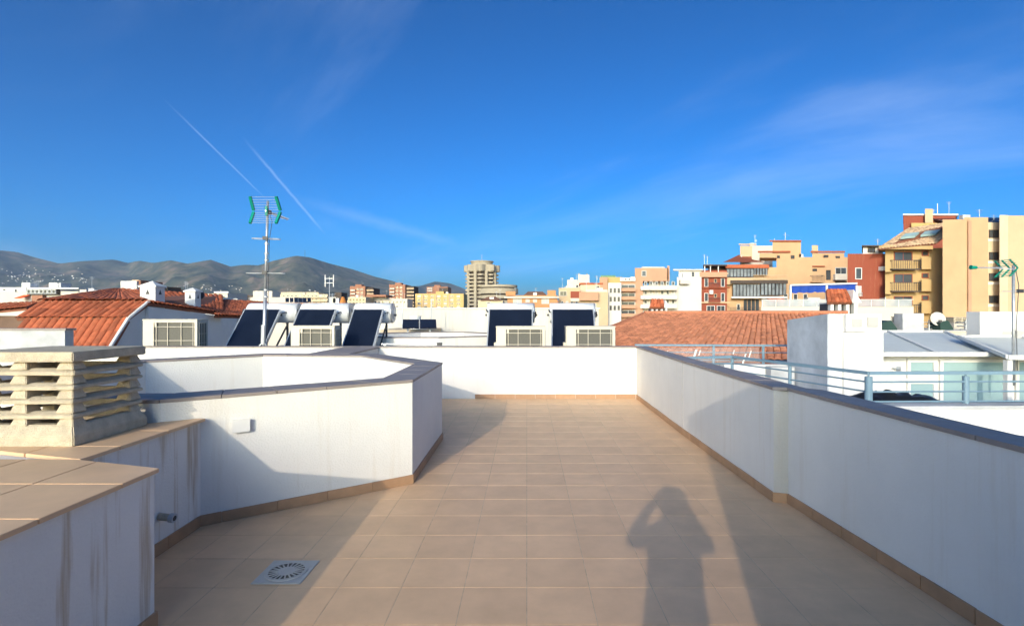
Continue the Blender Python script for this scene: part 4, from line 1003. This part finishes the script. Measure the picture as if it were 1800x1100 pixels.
# --- middle right
b = Bld('apartment_building', 'white stepped block with a blank side and long balconies', 'building', 1126, 1192, 502, 108, 10, pale)
for y in (503, 519, 535): b.balcony(1126, 1190, y, y + 7, pale, 1.5, True, bluew); b.grid(1130, 1188, 6, y - 10, y, 1, .55, .7)
b.block(1140, 1175, 492, 503, pale, -2, 8, 'penthouse')
b = Bld('apartment_building', 'tall blank white wall left of the dark red brick block', 'building', 1190, 1233, 487, 109, 12, bluew)
b.block(1193, 1233, 476, 487, bluew, -1.5, 8, 'upper_floor'); b.cornice(475, .3, .5, pale, 1190, 1234, -1.5); b.win(1216, 1220, 478, 486, darkw, glass, -1.48);
b.balcony(1196, 1212, 492, 499, pale, 1.2)
b = Bld('apartment_building', 'salmon flats with balconies on the middle right skyline', 'building', 1090, 1130, 493, 107, 14, salmon)
for y in (498, 513, 528, 543): b.win(1092, 1116, y + 2, y + 9, white2, glass); b.balcony(1090, 1118, y + 8, y + 14, salmon, 1.2)
b.block(1116, 1175, 471, 494, salmon, -1, 9, 'upper_block'); b.win(1128, 1136, 476, 486, white2, glass, -.98); b.block(1128, 1168, 469, 471, pale, -1, 7, 'roof_edge'); b.block(1173, 1177, 467, 494, salmon, -1, 2, 'chimney_stack')
b.block(1090, 1117, 488, 494, white2, .5, 6, 'attic'); b.grid(1090, 1116, 4, 488, 494, 1, .7, .6, f=.5)
b = Bld('apartment_building', 'narrow white house with three columns of small windows', 'building', 1069, 1092, 497, 105, 10, bluew)
b.grid(1070, 1091, 3, 503, 549, 3, .5, .5, darkw, glass)
b = Bld('apartment_building', 'sand coloured block with a flat roof terrace left of the narrow white house', 'building', 1018, 1069, 513, 103, 12, sand)
b.block(1018, 1052, 513, 528, salmon, 1.2, -.01, 'balcony_front'); b.grid(1020, 1050, 4, 530, 545, 1, .5, .6); b.block(1030, 1068, 509, 513, pale, 0, 1, 'terrace_wall'); b.grid(1020, 1050, 4, 546, 560, 1, .5, .6)
b = Bld('apartment_building', 'cream house with a yellow upper storey and green roof edge', 'building', 1020, 1058, 500, 165, 12, creamw)
b.block(1054, 1094, 487, 512, yellow, -2, 9, 'upper_storey'); b.block(1056, 1082, 484, 487, mat('green_roof', (0.12, 0.25, 0.14), 0.8), -2, 9, 'green_roof'); b.win(1048, 1053, 503, 508, darkw, glass); b.block(1018, 1060, 497, 500, terra, .3, 9, 'roof_edge'); b.block(1055, 1068, 487, 520, salmon, .1, 3, 'side_wing')
b = Bld('apartment_building', 'pale tall house with a white roof box on the skyline', 'building', 997, 1022, 492, 175, 14, pale)
b.block(1016, 1036, 483, 505, pale, .3, 9, 'roof_box'); b.side(3, 498, 550, 4); b.grid(998, 1020, 2, 497, 545, 4, .4, .45); b.block(1016, 1018, 481, 483, greyb, 0, 1, 'chimney_stack'); b.block(1031, 1033, 481, 483, greyb, 0, 1, 'chimney_stack')
b = Bld('apartment_building', 'house with a red awning and ochre side beside the pale tall house', 'building', 982, 1020, 506, 160, 12, sand)
b.block(1003, 1021, 512, 524, redw, .8, -.01, 'red_awning'); b.win(984, 996, 512, 520); b.grid(984, 1018, 4, 526, 548, 2, .5, .5); b.balcony(1003, 1020, 524, 530, pale, 1)
# --- orange houses in the centre
b = Bld('apartment_building', 'long orange house with two square chimneys right of the round tower', 'building', 892, 980, 519, 150, 12, orange)
b.block(889, 906, 512, 520, orange, 0, 4, 'square_chimney'); b.block(962, 977, 510, 522, orange, .5, 4, 'square_chimney'); b.block(886, 982, 521, 524, pale, .8, -.01, 'roof_edge')
MB().add([(b.X(920), 1, b.Z(519)), (b.X(962), 1, b.Z(519)), (b.X(955), 6, b.Z(511)), (b.X(928), 6, b.Z(511))], [(0,1,2,3)]).build('roof_slope', brownr, b.o)
for r in ((902,917,525,534),(924,931,526,531),(937,944,526,531),(952,965,525,534)): b.win(*r, white2, shutter)
b = Bld('house', 'small cream house with a brown hipped roof in front of the round tower', 'house', 840, 884, 528, 120, 9, creamw)
MB().add([(b.X(844), -.5, b.Z(528)), (b.X(882), -.5, b.Z(528)), (b.X(882), 9, b.Z(528)), (b.X(844), 9, b.Z(528)), (b.X(857), 4, b.Z(520)), (b.X(869), 4, b.Z(520))], [(0,1,5,4),(1,2,5),(2,3,4,5),(3,0,4)]).build('roof', brownr, b.o)
b.win(856, 862, 530, 535)
# --- round hotel tower
D = 420; k = D / F
ht = thing('tower', 'tall round ribbed concrete hotel tower on the skyline', 'tower', ((856 - CX) * k, D, -12))
def Zt(py): return H + (HY - py) * k + 12
def lobes(r, n=8, amp=.09, seg=64): return [(r * (1 + amp * math.cos(n * 2*math.pi*i/seg)) * math.cos(2*math.pi*i/seg), r * (1 + amp * math.cos(n * 2*math.pi*i/seg)) * math.sin(2*math.pi*i/seg)) for i in range(seg)]
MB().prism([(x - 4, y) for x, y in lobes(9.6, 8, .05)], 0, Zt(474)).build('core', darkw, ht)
y = 475
for i in range(18):
    yy = 476 + i * 6.4
    MB().prism([(x - 4, y_) for x, y_ in lobes(11.4, 8, .16)], Zt(yy + 3.2), Zt(yy + .2)).build('balcony_ring', greyb, ht)
MB().prism([(x - 4, y_) for x, y_ in lobes(12.6, 8, .14)], Zt(478), Zt(467)).build('crown_ring', greyb, ht)
MB().tube((-4, 0, Zt(467)), (-4, 0, Zt(461)), 8.2, 8.7, 32).build('top_drum', greyb, ht)
MB().tube((-4, 0, Zt(461)), (-4, 0, Zt(459.4)), 9.3, 9.3, 32).build('top_disc', greyb, ht)
MB().tube((-4, 0, Zt(459)), (-4, 0, Zt(447)), .25, .12, 8).build('spire', galv, ht)
for i in range(8):
    a = 2*math.pi*(i + .5)/8; MB().bar((-4 + 11.2*math.cos(a), 11.2*math.sin(a), 0), (-4 + 11.2*math.cos(a), 11.2*math.sin(a), Zt(478)), 2.0, 2.4).build('rib', greyb, ht)
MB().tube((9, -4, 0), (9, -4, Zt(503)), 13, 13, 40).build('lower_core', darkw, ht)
for i, (y0, y1) in enumerate(((502, 506), (508, 517), (520, 525), (529, 534), (538, 543))): MB().tube((9, -4, Zt(y1)), (9, -4, Zt(y0)), 15.2 + (i == 1) * .6, 15.2 + (i == 1) * .6, 48).build('lower_ring', greyb, ht)
# --- brick towers and flats, centre left
def brickt(label, px0, px1, ytop, D, g=None):
    b = Bld('tower_block', label, 'building', px0, px0 + (px1 - px0) * .66, ytop, D, 16, brick)
    b.block(px0 + (px1 - px0) * .66, px1, ytop + 3, 700, darkw, -1.5, 15, 'painted_shade_wing')  # the wing's shade is put in as a dark wall colour
    mid = (px0 + px1) / 2 - 4
    b.block(mid - 7, mid + 4, ytop - 3, ytop, brick, -3, 8, 'lift_housing')
    for y in range(int(ytop) + 4, 545, 6):
        b.balcony(px0 + 1, px0 + 9, y + 2, y + 4.6, pale, 1.2); b.win(px0 + 12, px0 + 16, y, y + 3); b.win(px0 + 19, px0 + 23, y, y + 3)
        b.balcony(px0 + (px1-px0)*.72, px1 + .5, y + 2, y + 4.4, sand, 1.4)
    return b
brickt('brick tower block with a right wing coloured dark for shade, left of the other brick tower', 615, 656, 503, 300)
brickt('brick tower block with a right wing coloured dark for shade, between the low flats and the yellow block', 684, 727, 500, 300)
b = Bld('tower_block', 'brick tower top rising behind the yellow apartment block', 'building', 750, 787, 504, 340, 16, brick); b.block(763, 774, 501, 504, brick, -3, 6, 'lift_housing'); b.block(772, 787, 506, 540, darkw, .2, -.01, 'painted_shade_wing')  # dark front panel paints the shade of the tower's right wing
for y in (506, 510): b.balcony(751, 760, y, y + 2, pale, 1)
b = Bld('apartment_building', 'wide yellow apartment block with rows of shuttered windows', 'building', 730, 815, 516, 230, 14, yellow)
for i in range(7):
    for j in range(4): x = 734 + i * 11.5; y = 519 + j * 6.3; b.win(x, x + 5.5, y, y + 3.6, white2, shutter if (i + j) % 3 == 0 else glass); 
    if i % 2: b.block(730 + i * 11.5 + 1, 730 + i * 11.5 + 3, 518, 545, sand, .35, -.002, 'rib')
b.block(766, 780, 512, 516, yellow, -1, 6, 'lift_housing')
b = Bld('apartment_building', 'long low cream apartment block with balcony bands under the mountain', 'building', 472, 576, 517, 260, 14, creamw)
for y in (519, 525, 531): b.balcony(473, 575, y + 2.4, y + 4.6, creamw, 1.4); b.grid(474, 574, 14, y - 1, y + 3, 1, .5, .8)
b.block(494, 560, 513.5, 517, creamw, -2, 8, 'attic'); b.grid(496, 558, 8, 514, 517, 1, .4, .5, f=-1.98)
for i in range(6): 
    x = 502 + i * 7; q = [Vector((b.X(x), -30, b.Z(530))), Vector((b.X(x + 6), -30, b.Z(530))), Vector((b.X(x + 4), -28, b.Z(523))), Vector((b.X(x - 2), -28, b.Z(523)))]
sp = thing('solar_array', 'row of tilted dark solar panels on a roof below the cream apartment block', 'solar panel', P(502, 531, 150))
for i in range(6):
    x = i * 1.25; q = [Vector((x, 0, 0)), Vector((x + 1.0, 0, 0)), Vector((x + .6, .8, 1.2)), Vector((x - .4, .8, 1.2))]; MB().hexa(q, [p + Vector((0, -.05, .06)) for p in q]).build('panel', solar, sp)
rb = Bld('low_building', 'low pale building with a pink edge under the row of solar panels', 'building', 470, 580, 534, 149, 10, pale); rb.cornice(534, .3, .2, salmon)
rt = thing('roof_aerials', 'pair of white panel aerials on a pole over the town roofs', 'antenna', P(579, 536, 70))
MB().tube((0,0,0), (0,0,3.8), .05, .04, 8).build('pole', galv, rt)
for sx in (-1, 1): MB().tube((sx*.55,0,2.4), (sx*.55,0,4.0), .07, .07, 8).build('panel_aerial', white2, rt); MB().bar((0,0,2.9), (sx*.55,0,2.9), .05, .05).bar((0,0,3.5), (sx*.55,0,3.5), .05, .05).build('arm', galv, rt)
b = Bld('low_building', 'grey water tank roof left of the first brick tower', 'building', 566, 604, 532, 90, 8, pale); b.block(578, 590, 522, 532, offwhite, -1, 4, 'water_tank'); b.block(588, 600, 514, 532, darkw, -2, 5, 'dark_frame')
b = Bld('apartment_building', 'pale flats in front of the first brick tower', 'building', 612, 643, 522, 200, 10, creamw); b.grid(613, 642, 5, 524, 542, 3, .6, .6, sand, glass)
b = Bld('apartment_building', 'low white flats between the two brick towers', 'building', 655, 716, 525, 210, 10, pale); b.grid(657, 714, 9, 527, 543, 2, .5, .5); b.block(657, 690, 519.5, 523, brick, -6, -4, 'arcade'); b.block(655, 680, 523, 527, bluew, .3, -.01, 'screen')
cn = thing('roof_cone', 'small orange conical tent roof over the town', 'roof', P(603, 545, 60))
MB().tube((0,0,-.5), (0,0,1.5), .9, .15, 16).build('cone', wallmat('orange_cloth', (0.55, 0.22, 0.06)), cn)
# --- far left
b = Bld('apartment_building', 'long white building with a dark glazed gallery at the far left', 'building', -30, 138, 512, 120, 12, pale)
b.block(-30, 46, 505, 512, white2, 0, 8, 'upper_floor'); b.block(47, 100, 508, 518, darkm, .8, -.01, 'glazed_gallery'); b.block(47, 138, 505.5, 508, white2, 1.2, 4, 'gallery_roof')
for i in range(7): b.win(48 + i*7.3, 54 + i*7.3, 509, 516, alu, glass, .82)
b.block(56, 75, 519, 532, brick, .9, -.01, 'brick_bay'); b.block(38, 53, 497, 505, white2, -2, 4, 'roof_room'); b.block(86, 101, 497, 505.5, white2, -1, 4, 'roof_room'); b.block(101, 107, 497, 505.5, concg, -1.2, 4, 'roof_room')
q = [Vector((b.X(40), -2, b.Z(525))), Vector((b.X(52), -2, b.Z(525))), Vector((b.X(54), -.05, b.Z(519))), Vector((b.X(42), -.05, b.Z(519)))]
MB().hexa(q, [p + Vector((0,0,.1)) for p in q]).build('orange_awning', orangea, b.o)
b.win(26, 31, 508, 514); b.win(5, 11, 507, 511); b.grid(80, 136, 6, 519, 528, 1, .5, .7)
b = Bld('white_building', 'white tall roof room with a brick side behind the left tiled roof', 'building', 212, 240, 494, 75, 5, white2); b.block(240, 247, 493, 540, brick, -.4, 5, 'brick_side'); b.block(165, 212, 510, 540, white2, -.5, 5, 'lower_wing'); b.block(232, 244, 492, 494, sand, -1, 3, 'roof_edge')
b = Bld('white_building', 'low white house just right of the long white building', 'building', 137, 168, 514, 95, 6, white2); b.win(146, 150, 517, 522); b.block(140, 152, 509, 514, pale, -2, 3, 'roof_room')
b = Bld('white_building', 'brick sided building between the two white chimneys', 'building', 277, 290, 507, 80, 6, brick); b.block(288, 294, 504, 530, darkw, .2, 3, 'solar_frame')
b = Bld('white_building', 'small white house right of the black satellite dish', 'building', 380, 400, 515, 85, 6, pale); b.cornice(515, .25, .25, white2); b.win(384, 388, 520, 525); b.win(392, 396, 520, 525)
b = Bld('white_building', 'small stepped white house beside the black satellite dish', 'building', 360, 378, 522, 80, 6, white2); b.block(364, 372, 517, 522, white2, 0, 3, 'roof_room')
b = Bld('white_building', 'pale houses between the pyramid capped chimneys', 'building', 300, 326, 514, 130, 8, pale); b.grid(301, 325, 5, 516, 526, 1, .4, .5); b.block(305, 318, 511, 514, white2, -1, 4, 'roof_room')
# --- behind right terrace: beige parapet with chimneys, dish
b = Bld('low_building', 'beige roof parapet behind the veranda with chimneys on it', 'building', 1549, 1730, 582, 24, 6, mat('beige_parapet', (0.55, 0.46, 0.36), .92, .12, .8, streak=.3))
b.block(1547, 1732, 580.5, 582, concg, .05, .3, 'coping')
for label, x0, x1, y0 in (('plain rendered chimney with a slatted cap near the grey dish', 1583, 1607, 556), ('plain rendered chimney with a slatted cap right of the grey dish', 1677, 1706, 557)):
    a = P(x0, 582, 26); k = 26 / F; w_ = (x1 - x0) * k; r = thing('roof_chimney', label, 'chimney', a); h_ = (582 - y0) * k
    box(0, w_, 0, .6, -.3, h_ * .62).build('stack', pale, r, .01)
    for z in (.68, .8, .92): box(-.04, w_ + .04, -.04, .64, h_*z, h_*z + .05).build('cap_slab', conc, r)
    for x in (0, w_/2 - .04, w_ - .09): box(x, x + .08, 0, .6, h_*.621, h_*.92).build('cap_pier', conc, r)
dish('d', 'pale satellite dish on the roof between the two slatted chimneys', 1648, 561, 25.5, .32, offwhite, -.3)
for label, x0, x1 in (('dark green cover over roof equipment left of the chimneys', 1551, 1577), ('dark sloping cover beside the pale satellite dish', 1653, 1676)):
    a = P(x0, 581, 25.2); r = thing('equipment_cover', label, 'cover', a); k = 25.2 / F; w_ = (x1 - x0) * k
    MB().add([(0,0,-.2),(w_,0,-.2),(w_,.8,-.2),(0,.8,-.2),(0,0,.38),(w_*.6,0,.48),(w_,0,.1),(0,.8,.38),(w_*.6,.8,.48),(w_,.8,.1)], [(0,1,6,5,4),(1,2,9,6),(2,3,7,8,9),(3,0,4,7),(4,5,8,7),(5,6,9,8)]).build('cover_sheet', mat('dark_green_sheet', (0.02, 0.05, 0.04), .6, .1, 3), r)
pt = thing('potted_plant', 'small bushy plant on the beige parapet by the tall white block', 'plant', P(1718, 580, 24.3))
MB().tube((0,0,-.1), (0,0,.12), .14, .18, 14).build('pot', terra, pt)
mb = MB()
for i in range(150):
    a, e_, r_ = random.uniform(0, 6.28), random.uniform(-.2, 1.4), random.uniform(.1, .34); c = Vector((math.cos(a)*math.cos(e_), math.sin(a)*math.cos(e_), math.sin(e_))) * r_ + Vector((0, 0, .28))
    t1 = Vector((random.gauss(0,1), random.gauss(0,1), random.gauss(0,1))).normalized(); t2 = t1.orthogonal().normalized()
    mb.add([c - t1*.06, c + t2*.025, c + t1*.06, c - t2*.025], [(0,1,2,3)])
mb.build('leaves', mat('leaf', (0.08, 0.11, 0.03), .6, .4, 9), pt)

# roof clutter: thin aerials and small boxes standing on the flat roofs
random.seed(5)
for b in BL:
    if b.w < 3 or b.D > 320: continue
    for q_ in range(random.choice((1, 2, 2, 3))):
        x = random.uniform(.1, .9) * b.w; y = random.uniform(.8, max(1, b.d * .5)); h_ = random.uniform(1.2, 2.6) * min(1.4, b.D / 80)
        x += y * max(0, b.px0 - CX) / F
        m_ = MB().tube((x, y, b.h - .05), (x, y, b.h + h_), .035, .03, 6)
        for c_ in range(3): z = b.h + h_ - .12 - c_ * .16; m_.tube((x - .5 + c_*.1, y, z), (x + .5 - c_*.1, y, z), .02, .02, 5)
        m_.build('aerial', galv, b.o)
    if random.random() < .6:
        x = random.uniform(.15, .7) * b.w + max(0, b.px0 - CX) / F; box(x, x + 1.0, 1.0, 1.6, b.h + .001, b.h + .8).build('roof_unit', random.choice((pale, white2, concg)), b.o)
# --- distant town and hillside houses
random.seed(11)
pal = [white2, pale, creamw, pale, sand, brick, bluew]
hm_ = {}
def house_mesh(m, kind):
    if (m.name, kind) not in hm_:
        mb = MB().box(0, 1, 0, 1, 0, 1)
        if kind: mb.box(.2, .55, .2, .8, 1.0005, 1.12)
        me = bpy.data.meshes.new('house'); me.from_pydata(mb.v, [], mb.f); me.materials.append(m); hm_[(m.name, kind)] = me
    return hm_[(m.name, kind)]
def far(name, label, group, x, y, z, w_, d_, h_, m):
    o = bpy.data.objects.new(name, house_mesh(m, random.random() < .5)); C.objects.link(o); o.location = (x, y, z); o.scale = (w_, d_, h_); tag(o, label, 'house' if name == 'house' else 'building', group)
for i in range(95):
    px = random.choice([random.uniform(-60, 470), random.uniform(-60, 830), random.uniform(560, 1000)]); D = random.uniform(160, 700) if px < 460 else random.uniform(480, 900)
    yt = random.uniform(521, 536) if px < 460 else random.uniform(527, 538); w_ = random.uniform(8, 22) ; p = P(px, yt, D)
    m_ = random.choice(pal); wd = {'white_paint': 'white', 'pale_wall': 'pale grey', 'cream_wall': 'cream', 'sand_wall': 'sand coloured', 'brick_wall': 'brick', 'cool_white_wall': 'cool white'}[m_.name]
    pl_ = 'below the left mountains' if px < 460 else 'below the highest summit' if px < 700 else 'near the round tower'
    far('town_building', 'distant %s flat roofed town building %s' % (wd, pl_), 'distant town buildings', p.x, D, -12, w_, 10, p.z + 12, m_)
from mathutils.bvhtree import BVHTree
bvh = BVHTree.FromPolygons([v.co for v in mo.data.vertices], [p.vertices for p in mo.data.polygons])
n_ = 0
while n_ < 130:
    c = random.random()
    if c < .5: px, y = random.gauss(50, 42), random.gauss(488, 8)
    elif c < .62: px, y = random.gauss(140, 12), random.gauss(490, 3)
    elif c < .8: px, y = random.gauss(330, 40), random.gauss(506, 4)
    else: px, y = random.uniform(360, 560), random.gauss(512, 3)
    hit = bvh.ray_cast(Vector((0, 0, H)), Vector(((px - CX) / F, 1, (HY - y) / F)).normalized())
    if not hit[0]: n_ += 1; continue
    q = hit[0]; s_ = q.y / 1000
    far('house', 'tiny white house on the far mountain slope', 'white houses scattered on the mountain slope', q.x, q.y, q.z - 5, random.uniform(1.0, 2.8) * s_, 6, 5 + random.uniform(.5, 1.2) * s_, random.choice((white2, pale, creamw)))
    n_ += 1
# summit mast
smt = thing('summit_mast', 'thin radio mast on the highest mountain summit', 'mast', P(536, 452, 5300)); MB().tube((0,0,-30), (0,0,70), 2.5, 1.2, 6).build('pole', darkm, smt)

# ------------------------------------------------------------------ haze
hz = MB().box(-9100, 9100, -700, 9600, -14.5, 760).build('haze', mat('haze_tmp', (1, 1, 1)))
hmz = bpy.data.materials.new('haze_air'); hmz.use_nodes = True
t = hmz.node_tree; t.nodes.clear()
pvn = t.nodes.new('ShaderNodeVolumePrincipled'); pvn.inputs['Color'].default_value = (0.55, 0.72, 1.0, 1); pvn.inputs['Density'].default_value = 0.000058; pvn.inputs['Anisotropy'].default_value = 0.0
om = t.nodes.new('ShaderNodeOutputMaterial'); t.links.new(pvn.outputs[0], om.inputs['Volume'])
hz.data.materials.clear(); hz.data.materials.append(hmz); tag(hz, kind='stuff')
